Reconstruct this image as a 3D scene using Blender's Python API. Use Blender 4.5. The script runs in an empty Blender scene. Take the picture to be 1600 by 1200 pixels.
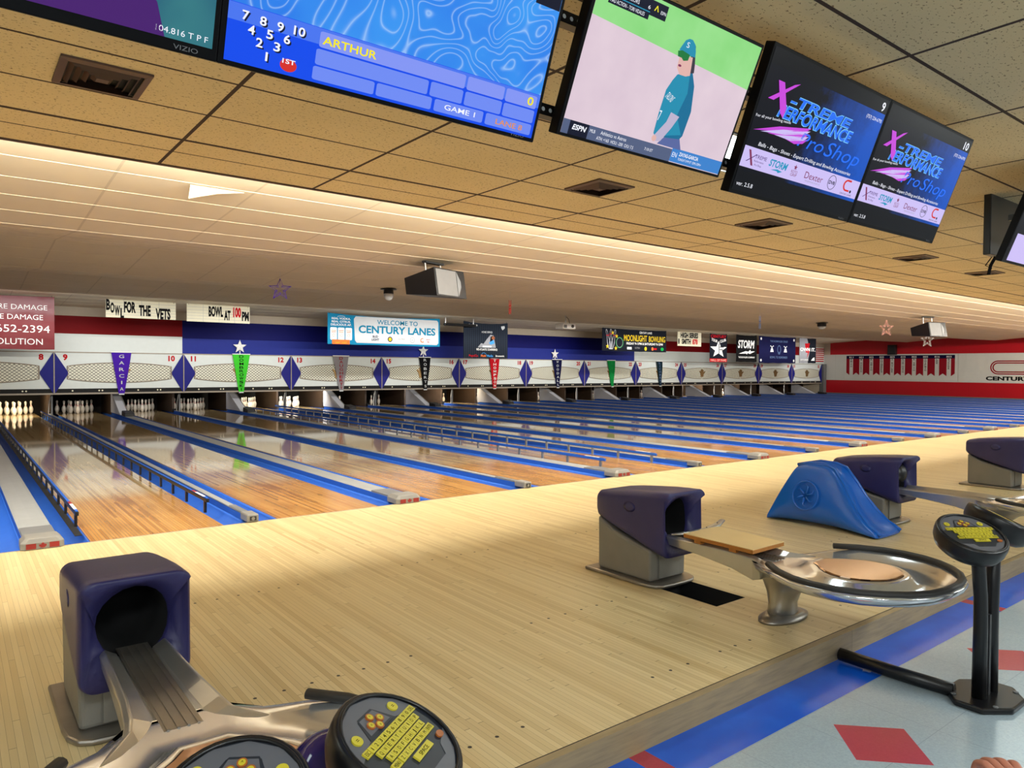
import bpy, bmesh, math, random
from mathutils import Vector, Matrix
random.seed(7)
scn = bpy.context.scene
C = scn.collection

# ------------------------------------------------------------------ camera, world, lights, exposure
F_PX = 1130.374
cam_d = bpy.data.cameras.new('camera')
cam_d.sensor_width = 36.0
cam_d.lens = F_PX / 1600 * 36.0
cam_d.clip_start = 0.05
cam = bpy.data.objects.new('camera', cam_d)
C.objects.link(cam)
_r = Vector((0.7898963, -0.6131998, 0.0070669)); _u = Vector((0.0081694, 0.0220449, 0.9997236)); _f = Vector((0.6131861, 0.7896202, -0.0224227))
cam.matrix_world = Matrix(((_r.x, _u.x, -_f.x, -2.23255), (_r.y, _u.y, -_f.y, -6.84794), (_r.z, _u.z, -_f.z, 1.468155), (0, 0, 0, 1)))
scn.camera = cam

scn.view_settings.view_transform = 'Standard'
scn.view_settings.look = 'None'
scn.view_settings.gamma = 1.0
scn.view_settings.use_curve_mapping = False
scn.view_settings.exposure = 0.0

world = bpy.data.worlds.new('hall_ambient')
scn.world = world
world.use_nodes = True
world.node_tree.nodes['Background'].inputs[0].default_value = (1.0, 0.95, 0.88, 1)
world.node_tree.nodes['Background'].inputs[1].default_value = 0.21

P = 3.3248        # pair spacing
LC = 0.7886       # lane centre from the narrow division
YM = 16.536       # masking front
XR = 40.3         # far side wall
H = 3.0           # concourse ceiling
FZ = -0.13        # concourse floor


def area_light(name, loc, direction, sx, sy, power, col, spread=180):
    d = bpy.data.lights.new(name, 'AREA')
    d.shape = 'RECTANGLE'; d.size = sx; d.size_y = sy; d.energy = power; d.color = col; d.spread = math.radians(spread)
    o = bpy.data.objects.new(name, d)
    C.objects.link(o)
    o.location = loc
    z = -Vector(direction).normalized(); x = Vector((1, 0, 0)); y = z.cross(x)
    o.rotation_euler = Matrix(((x.x, y.x, z.x), (x.y, y.y, z.y), (x.z, y.z, z.z))).to_euler()
    return o


WARM = (1.0, 0.94, 0.83)
for i in range(9):          # cove tubes hidden behind the edge of the low ceiling
    x0 = -7.5 + i * 5.6
    area_light('cove_lamp', (x0, -0.755, 3.17), (0, 0.80, -0.60), 5.5, 0.10, 275, WARM)
    area_light('cove_lamp', (x0, -0.75, 3.12), (0, 1.0, 0.28), 5.5, 0.05, 62, WARM)
for i in range(8):          # unseen fill lights added in the last ceiling fold to brighten the masking units
    area_light('masking_fill', (2.6 + i * 5.2 - 2.6, 13.0, 3.05), (0, 0.93, -0.37), 5.0, 0.10, 28, (1.0, 0.99, 0.97), 84)
for i in range(6):
    for yy in (-7.9, -10.9):
        area_light('concourse_lamp', (-7.5 + i * 5.2, yy, 2.96), (0, 0.15, -1), 1.2, 0.6, 92, (0.93, 1.0, 1.0))
for ln, pw, col in ((8, 9, (1, .80, .50)), (12, 7, (1, .9, .68)), (13, 12, (1, .95, .85)), (16, 12, (1, .97, .9)), (17, 7, (1, .8, .5)), (18, 5, (1, .9, .75)), (20, 1.5, (1, .9, .8)), (26, 16, (1, .95, .85)), (28, 6, (1, .95, .85)),
                    (9, .5, (1, .9, .9)), (10, .7, (1, .95, .95)), (11, .6, (1, .95, .95)), (14, .9, (1, .9, .9)), (15, .6, (1, .9, .9)), (22, .8, (1, .9, .9)), (24, .8, (1, .9, .9))):
    xx = (ln - 8) // 2 * P - LC if ln % 2 == 0 else (ln - 9) // 2 * P + LC
    area_light('pin_lamp', (xx, 17.35, 0.95), (0, 0.75, -0.66), 0.9, 0.12, pw * 5, col)


# ------------------------------------------------------------------ materials
def lin(c):
    return tuple((v / 12.92 if v <= 0.04045 else ((v + 0.055) / 1.055) ** 2.4) for v in c)


def rgb(r, g, b):
    return lin((r / 255, g / 255, b / 255)) + (1,)


class NT:
    def __init__(s, name):
        s.m = bpy.data.materials.new(name); s.m.use_nodes = True
        s.t = s.m.node_tree; s.b = s.t.nodes['Principled BSDF']

    def n(s, typ, **kw):
        nd = s.t.nodes.new(typ)
        for k, v in kw.items():
            if k.startswith('i_'):
                key = k[2:]
                nd.inputs[int(key) if key.isdigit() else key].default_value = v
            else:
                setattr(nd, k, v)
        return nd

    def l(s, a, b):
        s.t.links.new(a, b)

    def math(s, op, a, b=None, c=None):
        nd = s.n('ShaderNodeMath', operation=op)
        for i, v in enumerate((a, b, c)):
            if v is None: continue
            if isinstance(v, (int, float)): nd.inputs[i].default_value = v
            else: s.l(v, nd.inputs[i])
        return nd.outputs[0]

    def mix(s, f, a, b):
        nd = s.n('ShaderNodeMix', data_type='RGBA')
        for i, v in ((0, f), (6, a), (7, b)):
            if isinstance(v, (int, float, tuple)): nd.inputs[i].default_value = v
            else: s.l(v, nd.inputs[i])
        return nd.outputs[2]

    def coords(s):
        tc = s.n('ShaderNodeTexCoord'); sp = s.n('ShaderNodeSeparateXYZ')
        s.l(tc.outputs['Object'], sp.inputs[0])
        return tc.outputs['Object'], sp.outputs[0], sp.outputs[1], sp.outputs[2]

    def noise(s, vec, scale, detail=2, rough=0.5):
        nd = s.n('ShaderNodeTexNoise', i_Scale=scale, i_Detail=detail, i_Roughness=rough)
        s.l(vec, nd.inputs['Vector'])
        return nd.outputs[0]


def setp(b, **kw):
    names = dict(rough='Roughness', metal='Metallic', spec='Specular IOR Level', coat='Coat Weight', coatr='Coat Roughness', sheen='Sheen Weight')
    for k, v in kw.items():
        b.inputs[names[k]].default_value = v


def mat(name, col, var=0.06, scale=9, bump=0.0, **kw):
    t = NT(name)
    kw.setdefault('rough', 0.5)
    setp(t.b, **kw)
    vec, x, y, z = t.coords()
    nz = t.noise(vec, scale, 3)
    dark = tuple(v * (1 - var * 2) for v in col[:3]) + (1,); lite = tuple(min(1, v * (1 + var * 2)) for v in col[:3]) + (1,)
    t.l(t.mix(nz, dark, lite), t.b.inputs['Base Color'])
    if bump:
        bp = t.n('ShaderNodeBump', i_Strength=bump, i_Distance=0.004)
        t.l(t.noise(vec, scale * 14, 2), bp.inputs['Height']); t.l(bp.outputs[0], t.b.inputs['Normal'])
    return t.m


def glow(name, col, strength=1.0, tex=None):
    t = NT(name)
    t.b.inputs['Base Color'].default_value = (0.006, 0.006, 0.008, 1); setp(t.b, rough=0.3, spec=0.15)
    t.b.inputs['Emission Strength'].default_value = strength
    if tex: t.l(tex(t), t.b.inputs['Emission Color'])
    else: t.b.inputs['Emission Color'].default_value = col
    return t.m


def boards(name, w, length, cols, axis='y', rough=0.3, gap=0.05, coat=0.0, coatr=0.1, tint=None, gapcol=None, spec=0.5, gapdark=0.55, wear=None):
    """strip-wood: boards of width w running along y (axis 'y') with their own shade"""
    t = NT(name)
    vec, x, y, z = t.coords()
    if axis == 'x': x, y = y, x
    if axis == 'z': x, y = z, x
    bx = t.math('DIVIDE', x, w); ix = t.math('FLOOR', bx); fx = t.math('FRACT', bx)
    w1 = t.n('ShaderNodeTexWhiteNoise', noise_dimensions='1D'); t.l(ix, w1.inputs['W'])
    yo = t.math('ADD', t.math('DIVIDE', y, length), t.math('MULTIPLY', w1.outputs[0], 7.3))
    iy = t.math('FLOOR', yo); fy = t.math('FRACT', yo)
    cb = t.n('ShaderNodeCombineXYZ'); t.l(ix, cb.inputs[0]); t.l(iy, cb.inputs[1])
    w2 = t.n('ShaderNodeTexWhiteNoise', noise_dimensions='2D'); t.l(cb.outputs[0], w2.inputs['Vector'])
    ramp = t.n('ShaderNodeValToRGB')
    el = ramp.color_ramp.elements
    while len(el) < len(cols): el.new(0.5)
    for i, c in enumerate(cols):
        el[i].position = i / (len(cols) - 1); el[i].color = c
    t.l(w2.outputs[0], ramp.inputs[0])
    mp = t.n('ShaderNodeMapping'); t.l(vec, mp.inputs[0])
    mp.inputs['Scale'].default_value = (60, 3, 60) if axis == 'y' else ((3, 60, 60) if axis == 'x' else (3, 3, 60))
    gr = t.noise(mp.outputs[0], 1.0, 3)
    col = t.mix(t.math('MULTIPLY', gr, 0.35), ramp.outputs[0], tuple(v * 0.72 for v in cols[0][:3]) + (1,))
    if tint: col = tint(t, col, vec, x, y)
    g1 = t.math('LESS_THAN', fx, gap); g2 = t.math('LESS_THAN', fy, 0.004 / length)
    g = t.math('MAXIMUM', g1, g2)
    col = t.mix(t.math('MULTIPLY', g, gapdark), col, gapcol or (0.10, 0.055, 0.02, 1))
    t.l(col, t.b.inputs['Base Color'])
    setp(t.b, rough=rough, coat=coat, coatr=coatr, spec=spec)
    if wear:
        t.l(wear(t, vec, x, y), t.b.inputs['Roughness'])
    return t.m


M = {}
M['black'] = mat('black_plastic', rgb(14, 14, 17), rough=0.35)
M['blackmat'] = mat('black_matte', rgb(10, 10, 12), rough=0.8)
M['dark'] = mat('charcoal', rgb(30, 30, 34), rough=0.5)
M['white'] = mat('white_paint', rgb(212, 220, 218), var=0.02, rough=0.45)
M['blueg'] = mat('gutter_blue', rgb(40, 90, 178), var=0.04, rough=0.6, spec=0.2)
M['navy'] = mat('navy_paint', rgb(30, 32, 124), var=0.04, rough=0.6, spec=0.2)
M['hood'] = mat('purple_navy_plastic', rgb(44, 42, 92), var=0.08, scale=5, rough=0.42, bump=0.15)
M['hoodin'] = mat('dark_hood_inside', rgb(6, 6, 8), rough=0.9)
M['hoodgrey'] = mat('warm_grey_plastic', rgb(120, 117, 110), var=0.05, rough=0.45, bump=0.1)
M['steel'] = mat('brushed_steel', rgb(194, 193, 190), var=0.05, rough=0.28, metal=0.82)
M['steeld'] = mat('worn_steel', rgb(146, 140, 132), var=0.10, rough=0.34, metal=0.8)
M['chrome'] = mat('polished_steel', rgb(216, 219, 224), var=0.02, rough=0.17, metal=0.82)
M['mirrorbrown'] = mat('bronze_plate', rgb(150, 120, 100), var=0.08, rough=0.1, metal=1.0)
M['rubber'] = mat('black_rubber', rgb(44, 42, 40), rough=0.55)
M['grey'] = mat('grey_capping', rgb(146, 150, 152), var=0.05, rough=0.5)
M['greyd'] = mat('grey_capping_dark', rgb(108, 110, 112), var=0.06, rough=0.5)
M['greyl'] = mat('pale_grey_plastic', rgb(126, 125, 121), var=0.05, rough=0.5)
M['red'] = mat('red_plastic', rgb(140, 30, 30), var=0.08, rough=0.45)
M['redpaint'] = mat('red_paint', rgb(124, 3, 12), var=0.03, rough=0.6, spec=0.15)
M['blued'] = mat('deep_blue_paint', rgb(4, 9, 92), var=0.03, rough=0.6, spec=0.15)
M['bluel'] = mat('mid_blue_paint', rgb(32, 46, 138), var=0.04, rough=0.6, spec=0.2)
M['beige'] = mat('beige_paint', rgb(196, 184, 164), var=0.03, rough=0.7)
M['trim'] = mat('taupe_metal', rgb(150, 140, 126), var=0.05, rough=0.4)
M['ramp'] = mat('blue_moulded_plastic', rgb(12, 92, 190), var=0.03, rough=0.2)
M['pin'] = mat('pin_white', rgb(240, 234, 222), var=0.02, rough=0.2)
M['pinred'] = mat('pin_red', rgb(190, 20, 30), rough=0.25)
M['kick'] = mat('brown_kickback', rgb(58, 42, 28), var=0.12, rough=0.6)
M['curtain'] = mat('pit_curtain', rgb(18, 16, 15), rough=0.9)
M['key'] = mat('yellow_key', rgb(196, 182, 48), var=0.03, rough=0.4)
M['orangekey'] = mat('orange_key', rgb(164, 92, 36), rough=0.4)
M['facegrey'] = mat('console_grey', rgb(92, 93, 99), rough=0.4)
M['facedark'] = mat('console_slate', rgb(36, 40, 48), rough=0.4)
M['ply'] = mat('plywood_face', rgb(214, 184, 128), var=0.05, scale=4, rough=0.5)
M['plyedge'] = mat('plywood_edge', rgb(170, 108, 40), var=0.12, scale=40, rough=0.7)
M['skin'] = mat('skin', rgb(176, 112, 88), var=0.04, rough=0.5)
M['sleeve'] = mat('dark_sleeve', rgb(40, 44, 60), rough=0.8)
M['nail'] = mat('finger_nail', rgb(206, 150, 130), rough=0.35)
M['vent'] = mat('brown_vent', rgb(84, 60, 48), rough=0.5)
M['ballp'] = mat('purple_ball', rgb(38, 28, 92), var=0.25, scale=14, rough=0.08)
M['cream'] = mat('cream_board', rgb(238, 232, 204), var=0.02, rough=0.5)
M['creamb'] = mat('letter_board_cream', rgb(214, 208, 180), var=0.02, rough=0.6)
M['gold'] = mat('antique_gold', rgb(140, 112, 70), rough=0.4, metal=0.6)
M['spkgrey'] = mat('speaker_grille', rgb(104, 104, 104), rough=0.6)
M['bezel'] = mat('tv_bezel', rgb(6, 6, 9), rough=0.4, spec=0.15)
M['logo'] = mat('logo_grey', rgb(120, 120, 124), rough=0.4)
for nm, c in dict(w=(240, 240, 238), k=(14, 14, 16), teal=(24, 128, 170), tealt=(18, 122, 158), red=(186, 16, 30), dred=(150, 24, 40), navy=(16, 18, 60), blk=(20, 24, 34),
                  pin=(44, 52, 66), yel=(222, 190, 40), grn=(20, 160, 70), lime=(66, 200, 52), org=(236, 120, 60), grey=(150, 152, 158), lg=(200, 204, 206), pgrn=(10, 130, 60),
                  pur=(70, 30, 160), pgrey=(142, 138, 142), teald=(8, 34, 44), maroon=(112, 22, 34), lblue=(70, 150, 220), brn=(150, 90, 60), mid=(90, 110, 150), silver=(190, 192, 200), pink=(230, 170, 160)).items():
    M['c_' + nm] = mat('print_' + nm, rgb(*c), var=0.02, rough=0.8, spec=0.12)


def lane_tint(t, col, vec, x, y):
    # maple heads are amber, the pine beyond is paler
    f = t.math('SUBTRACT', 1.0, t.math('DIVIDE', t.math('SUBTRACT', y, 2.0), 0.5)); f.node.use_clamp = True
    stain = t.n('ShaderNodeMapping'); t.l(vec, stain.inputs[0]); stain.inputs['Scale'].default_value = (1.8, 0.5, 1)
    nz = t.noise(stain.outputs[0], 1.6, 4)
    st = t.math('MULTIPLY', t.math('SUBTRACT', nz, 0.46), 5.0); st.node.use_clamp = True
    mid = t.math('SUBTRACT', 1.0, t.math('ABSOLUTE', t.math('MULTIPLY', x, 1.7))); mid.node.use_clamp = True
    amb = t.mix(t.math('MULTIPLY', st, mid), (0.93, 0.66, 0.37, 1), (0.44, 0.24, 0.10, 1))
    a = t.n('ShaderNodeMix', data_type='RGBA', blend_type='MULTIPLY'); a.inputs[0].default_value = 1.0
    t.l(col, a.inputs[6]); t.l(amb, a.inputs[7])
    return t.mix(f, col, a.outputs[2])


def lane_wear(t, vec, x, y):
    f = t.math('SUBTRACT', 1.0, t.math('DIVIDE', t.math('SUBTRACT', y, 1.0), 2.5)); f.node.use_clamp = True
    return t.math('ADD', 0.055, t.math('MULTIPLY', f, 0.13))


def grime(t, col, vec, x, y):
    mp = t.n('ShaderNodeMapping'); t.l(vec, mp.inputs[0]); mp.inputs['Scale'].default_value = (1.2, 8, 16)
    g = t.math('MULTIPLY', t.math('SUBTRACT', t.noise(mp.outputs[0], 3.0, 5, 0.65), 0.42), 3.0); g.node.use_clamp = True
    return t.mix(t.math('MULTIPLY', g, 0.55), col, rgb(96, 88, 74))


M['approach'] = boards('maple_approach', 0.0262, 1.35, [rgb(204, 182, 134), rgb(214, 194, 146), rgb(222, 204, 158), rgb(194, 170, 120)], rough=0.34, gap=0.045, gapdark=0.7)
M['lane'] = boards('maple_lane', 0.0262, 2.4, [rgb(184, 154, 108), rgb(196, 170, 124), rgb(206, 184, 140), rgb(160, 124, 80)], rough=0.1, gap=0.075, gapdark=0.8, tint=lane_tint, coat=0.0, wear=lane_wear, spec=0.6)
M['nosing'] = boards('worn_riser', 0.4, 3.2, [rgb(160, 140, 104), rgb(176, 154, 114), rgb(150, 130, 96)], axis='x', rough=0.6, gap=0.0, tint=grime)


def floor_mat():
    t = NT('vinyl_tile')
    vec, x, y, z = t.coords()
    sp = t.noise(vec, 95, 3, 0.75); big = t.noise(vec, 3, 2)
    grey = t.mix(sp, rgb(136, 154, 166), rgb(182, 198, 206)); grey = t.mix(t.math('MULTIPLY', big, 0.35), grey, rgb(128, 138, 142))
    blue = t.mix(t.noise(vec, 5, 3), rgb(8, 70, 186), rgb(24, 104, 224))
    redc = t.mix(sp, rgb(160, 52, 66), rgb(180, 66, 80))
    # tile seams
    s = 0.4265
    a = t.math('ADD', x, y); b = t.math('SUBTRACT', x, y)
    seam = t.math('MAXIMUM', t.math('LESS_THAN', t.math('FRACT', t.math('DIVIDE', t.math('ADD', x, 0.06), s)), 0.006), t.math('LESS_THAN', t.math('FRACT', t.math('DIVIDE', t.math('ADD', y, 5.08), s)), 0.006))
    grey = t.mix(t.math('MULTIPLY', seam, 0.35), grey, (0.08, 0.09, 0.1, 1))
    # red diamonds every 1.48 m
    dx = t.math('SUBTRACT', t.math('MULTIPLY', t.math('FRACT', t.math('DIVIDE', t.math('ADD', x, -0.16), 1.485)), 1.485), 0.7425)
    dy1 = t.math('ADD', y, 5.405)
    rows = t.math('SUBTRACT', t.math('MULTIPLY', t.math('FRACT', t.math('DIVIDE', t.math('ADD', y, 5.405 + 0.7425), 1.485)), 1.485), 0.7425)
    d = t.math('LESS_THAN', t.math('ADD', t.math('ABSOLUTE', dx), t.math('ABSOLUTE', rows)), 0.212)
    col = t.mix(d, grey, redc)
    bl = t.math('GREATER_THAN', y, -5.075)
    strip = t.math('LESS_THAN', t.math('ABSOLUTE', t.math('SUBTRACT', t.math('MULTIPLY', t.math('FRACT', t.math('DIVIDE', t.math('ADD', x, 1.66), 3.3248)), 3.3248), 1.6624)), 0.048)
    bcol = t.mix(strip, blue, redc)
    # worn pale scuff on the blue border
    sx = t.math('SUBTRACT', x, 1.66); sy = t.math('ADD', y, 4.99)
    scf = t.math('LESS_THAN', t.math('ADD', t.math('ADD', t.math('ABSOLUTE', sx), t.math('MULTIPLY', t.math('ABSOLUTE', sy), 2.2)), t.math('MULTIPLY', t.noise(vec, 22, 4), 0.22)), 0.20)
    bcol = t.mix(t.math('MULTIPLY', scf, 0.55), bcol, rgb(180, 190, 205))
    t.l(t.mix(bl, col, bcol), t.b.inputs['Base Color'])
    setp(t.b, rough=0.22, spec=0.5)
    return t.m


def ceil_mat():
    t = NT('fissured_ceiling_tile')
    vec, x, y, z = t.coords()
    base = t.mix(t.noise(vec, 1.1, 2), rgb(206, 186, 142), rgb(224, 205, 162))
    mp = t.n('ShaderNodeMapping'); t.l(vec, mp.inputs[0]); mp.inputs['Scale'].default_value = (1, 1.6, 1)
    nz = t.noise(mp.outputs[0], 44, 2, 0.6)
    pit = t.math('GREATER_THAN', nz, 0.635)
    base = t.mix(t.math('MULTIPLY', pit, 0.75), base, rgb(96, 66, 36))
    fx = t.math('FRACT', t.math('ADD', t.math('DIVIDE', t.math('ADD', x, 0.97), 1.22), 0.0102))
    fy = t.math('FRACT', t.math('ADD', t.math('DIVIDE', t.math('ADD', y, 1.56), 0.61), 0.020))
    g = t.math('MAXIMUM', t.math('LESS_THAN', fx, 0.0205), t.math('MULTIPLY', t.math('LESS_THAN', fy, 0.034), t.math('LESS_THAN', y, -1.4)))
    ex = t.math('LESS_THAN', t.math('ABSOLUTE', t.math('ADD', y, 1.23)), 0.009)
    th = t.math('LESS_THAN', t.math('ABSOLUTE', t.math('ADD', y, 1.56)), 0.021)
    g = t.math('MAXIMUM', g, t.math('MAXIMUM', ex, th))
    t.l(t.mix(g, base, rgb(58, 40, 32)), t.b.inputs['Base Color'])
    setp(t.b, rough=0.85)
    bp = t.n('ShaderNodeBump', i_Strength=0.5, i_Distance=0.004)
    t.l(nz, bp.inputs['Height']); t.l(bp.outputs[0], t.b.inputs['Normal'])
    return t.m


def lane_ceil_mat():
    t = NT('painted_lane_ceiling')
    vec, x, y, z = t.coords()
    base = t.mix(t.noise(vec, 1.4, 4), rgb(218, 206, 178), rgb(230, 218, 192))
    mp = t.n('ShaderNodeMapping'); t.l(vec, mp.inputs[0]); mp.inputs['Scale'].default_value = (0.7, 2.2, 1)
    st = t.math('GREATER_THAN', t.noise(mp.outputs[0], 4, 5, 0.7), 0.68)
    base = t.mix(t.math('MULTIPLY', st, 0.10), base, rgb(120, 90, 60))
    fx = t.math('FRACT', t.math('DIVIDE', t.math('ADD', x, 1.06), 1.22))
    base = t.mix(t.math('MULTIPLY', t.math('LESS_THAN', fx, 0.02), 0.22), base, rgb(110, 86, 60))
    t.l(base, t.b.inputs['Base Color']); setp(t.b, rough=0.6)
    return t.m


def grille_mat():
    t = NT('expanded_mesh')
    vec, x, y, z = t.coords()
    u = t.math('DIVIDE', x, 0.105); v = t.math('DIVIDE', z, 0.085)
    w = t.math('MULTIPLY', t.math('SINE', t.math('MULTIPLY', u, 2 * math.pi)), 0.21)
    a = t.math('ABSOLUTE', t.math('SUBTRACT', t.math('FRACT', t.math('ADD', v, w)), 0.5))
    b = t.math('ABSOLUTE', t.math('SUBTRACT', t.math('FRACT', t.math('ADD', t.math('SUBTRACT', v, w), 0.5)), 0.5))
    g = t.math('LESS_THAN', t.math('MINIMUM', a, b), 0.085)
    t.l(t.mix(g, rgb(226, 226, 208), rgb(54, 48, 40)), t.b.inputs['Base Color']); setp(t.b, rough=0.5)
    return t.m


def cloth(name, c, var=0.05, folds=2.0, **kw):
    t = NT(name); vec, x, y, z = t.coords()
    dark = tuple(v * (1 - var) for v in c[:3]) + (1,)
    t.l(t.mix(t.noise(vec, 6, 2), dark, c), t.b.inputs['Base Color'])
    setp(t.b, rough=kw.get('rough', 0.55), spec=0.25)
    bp = t.n('ShaderNodeBump', i_Strength=0.5, i_Distance=0.06); t.l(t.noise(vec, folds, 2), bp.inputs['Height']); t.l(bp.outputs[0], t.b.inputs['Normal'])
    return t.m


def pinstripe():
    t = NT('pinstripe_cloth'); vec, x, y, z = t.coords()
    f = t.math('LESS_THAN', t.math('FRACT', t.math('DIVIDE', x, 0.085)), 0.2)
    t.l(t.mix(f, rgb(30, 36, 46), rgb(52, 60, 74)), t.b.inputs['Base Color']); setp(t.b, rough=0.85, spec=0.1)
    return t.m


def panel_wall(name, c):
    t = NT(name); vec, x, y, z = t.coords()
    f = t.math('LESS_THAN', t.math('FRACT', t.math('DIVIDE', y, 1.22)), 0.006)
    base = t.mix(t.noise(vec, 2, 3), tuple(v * 0.94 for v in c[:3]) + (1,), c)
    t.l(t.mix(t.math('MULTIPLY', f, 0.3), base, (0.02, 0.01, 0.01, 1)), t.b.inputs['Base Color']); setp(t.b, rough=0.4)
    return t.m


M['floor'] = floor_mat(); M['ceil'] = ceil_mat(); M['lceil'] = lane_ceil_mat(); M['grille'] = grille_mat(); M['pinstripe'] = pinstripe()
M['wred'] = panel_wall('red_panel', rgb(190, 10, 30)); M['wwhite'] = panel_wall('white_panel', rgb(214, 218, 214))
M['maroon'] = cloth('maroon_vinyl', rgb(116, 26, 36), rough=0.3, folds=1.5); M['vinylw'] = cloth('white_vinyl', rgb(222, 226, 222), rough=0.5, folds=2.2)


# ------------------------------------------------------------------ mesh builder
_txt = {}


def text_mesh(s, bold):
    k = (s, bold)
    if k not in _txt:
        cu = bpy.data.curves.new('lettering_outline', 'FONT'); cu.body = s; cu.size = 1.0; cu.resolution_u = 3; cu.offset = bold
        ob = bpy.data.objects.new('lettering_outline', cu)
        me = bpy.data.meshes.new_from_object(ob)
        vs = [tuple(v.co) for v in me.vertices]; fs = [tuple(p.vertices) for p in me.polygons]
        bpy.data.objects.remove(ob); bpy.data.meshes.remove(me); bpy.data.curves.remove(cu)
        if not vs: vs = [(0, 0, 0)]
        _txt[k] = (vs, fs, min(v[0] for v in vs), max(v[0] for v in vs), min(v[1] for v in vs), max(v[1] for v in vs))
    return _txt[k]


class MB:
    def __init__(s, m=None):
        s.v = []; s.f = []; s.mi = []; s.mats = []; s.cur = 0; s.sm = []; s.smooth = False
        if m: s.m(m)

    def m(s, name):
        mt = M[name] if isinstance(name, str) else name
        if mt not in s.mats: s.mats.append(mt)
        s.cur = s.mats.index(mt); return s

    def add(s, vs, fs):
        b = len(s.v); s.v += [tuple(v) for v in vs]
        for f in fs:
            s.f.append([b + i for i in f]); s.mi.append(s.cur); s.sm.append(s.smooth)
        return s

    def box(s, x0, x1, y0, y1, z0, z1):
        return s.add([(x0, y0, z0), (x1, y0, z0), (x1, y1, z0), (x0, y1, z0), (x0, y0, z1), (x1, y0, z1), (x1, y1, z1), (x0, y1, z1)],
                     [(3, 2, 1, 0), (4, 5, 6, 7), (0, 1, 5, 4), (1, 2, 6, 5), (2, 3, 7, 6), (3, 0, 4, 7)])

    def loft(s, secs, closed=True, cap0=True, cap1=True):
        n = len(secs[0]); vs = [p for q in secs for p in q]; fs = []
        for i in range(len(secs) - 1):
            for j in range(n if closed else n - 1):
                k = (j + 1) % n
                fs.append((i * n + j, i * n + k, (i + 1) * n + k, (i + 1) * n + j))
        if cap0: fs.append(tuple(range(n - 1, -1, -1)))
        if cap1: fs.append(tuple((len(secs) - 1) * n + j for j in range(n)))
        return s.add(vs, fs)

    def tube(s, pts, r, n=10, cap=True, closed=False, flat=1.0):
        pts = [Vector(p) for p in pts]; secs = []; up0 = None
        N = len(pts)
        for i, p in enumerate(pts):
            a = pts[i - 1] if (i > 0 or closed) else p; b = pts[(i + 1) % N] if (i < N - 1 or closed) else p
            d = (b - a).normalized()
            if up0 is None: up0 = Vector((0, 0, 1)) if abs(d.z) < 0.9 else Vector((1, 0, 0))
            x = d.cross(up0); x.normalize(); y = x.cross(d)
            rr = r[i] if isinstance(r, (list, tuple)) else r
            secs.append([p + x * (rr * math.cos(t)) + y * (rr * flat * math.sin(t)) for t in [2 * math.pi * k / n for k in range(n)]])
        if closed: secs.append(secs[0])
        return s.loft(secs, True, cap and not closed, cap and not closed)

    def lathe(s, prof, n=20, c=(0, 0, 0), T=None):
        secs = []
        for r, z in prof:
            q = [Vector((r * math.cos(2 * math.pi * k / n), r * math.sin(2 * math.pi * k / n), z)) for k in range(n)]
            if T: q = [T @ p for p in q]
            secs.append([p + Vector(c) for p in q])
        return s.loft(secs)

    def prism(s, pts, o, u, w, d):
        """polygon pts (2-D) in plane o+u*x+w*y, extruded along d"""
        o, u, w, d = Vector(o), Vector(u), Vector(w), Vector(d); n = len(pts)
        a = [o + u * x + w * y for x, y in pts]; b = [p + d for p in a]
        return s.add(a + b, [tuple(range(n)), tuple(range(2 * n - 1, n - 1, -1))] + [(j, n + j, n + (j + 1) % n, (j + 1) % n) for j in range(n)])

    def flat(s, pts, fr, lift=0.0):
        """flat printed polygon on a frame (o, u, w, n)"""
        o, u, w, n = fr
        return s.add([o + u * x + w * y + n * lift for x, y in pts], [tuple(range(len(pts)))])

    def rect(s, x0, y0, x1, y1, fr, lift=0.0):
        return s.flat([(x0, y0), (x1, y0), (x1, y1), (x0, y1)], fr, lift)

    def rrect(s, x0, y0, x1, y1, r, fr, lift=0.0):
        pts = []
        for cx, cy, a0 in ((x1 - r, y0 + r, -90), (x1 - r, y1 - r, 0), (x0 + r, y1 - r, 90), (x0 + r, y0 + r, 180)):
            for k in range(5):
                a = math.radians(a0 + k * 22.5); pts.append((cx + r * math.cos(a), cy + r * math.sin(a)))
        return s.flat(pts, fr, lift)

    def disc(s, cx, cy, rx, ry, fr, lift=0.0, n=20, rot=0):
        c0, s0 = math.cos(rot), math.sin(rot)
        return s.flat([(cx + c0 * rx * math.cos(a) - s0 * ry * math.sin(a), cy + s0 * rx * math.cos(a) + c0 * ry * math.sin(a)) for a in [2 * math.pi * k / n for k in range(n)]], fr, lift)

    def ring(s, cx, cy, rx, ry, t, fr, lift=0.0, n=24, a0=0, a1=360):
        o, u, w, nn = fr; vs = []; fs = []
        k = int(n)
        for i in range(k + 1):
            a = math.radians(a0 + (a1 - a0) * i / k)
            for q in (1, 0):
                vs.append(o + u * (cx + (rx - q * t) * math.cos(a)) + w * (cy + (ry - q * t) * math.sin(a)) + nn * lift)
        for i in range(k): fs.append((2 * i, 2 * i + 1, 2 * i + 3, 2 * i + 2))
        return s.add(vs, fs)

    def text(s, body, x, y, h, fr, lift=0.0, align='C', width=None, bold=0.0, shear=0.0, rot=0.0):
        vs, fs, x0, x1, y0, y1 = text_mesh(body, bold)
        o, u, w, n = fr
        k = h / 0.70; kx = k if width is None else width / max(1e-6, x1 - x0)
        ox = {'C': (x0 + x1) / 2, 'L': x0, 'R': x1}[align]
        c0, s0 = math.cos(rot), math.sin(rot); out = []
        for a, b, _ in vs:
            px = (a - ox) * kx + b * k * shear; py = b * k
            out.append(o + u * (x + c0 * px - s0 * py) + w * (y + s0 * px + c0 * py) + n * lift)
        return s.add(out, fs)

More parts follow.
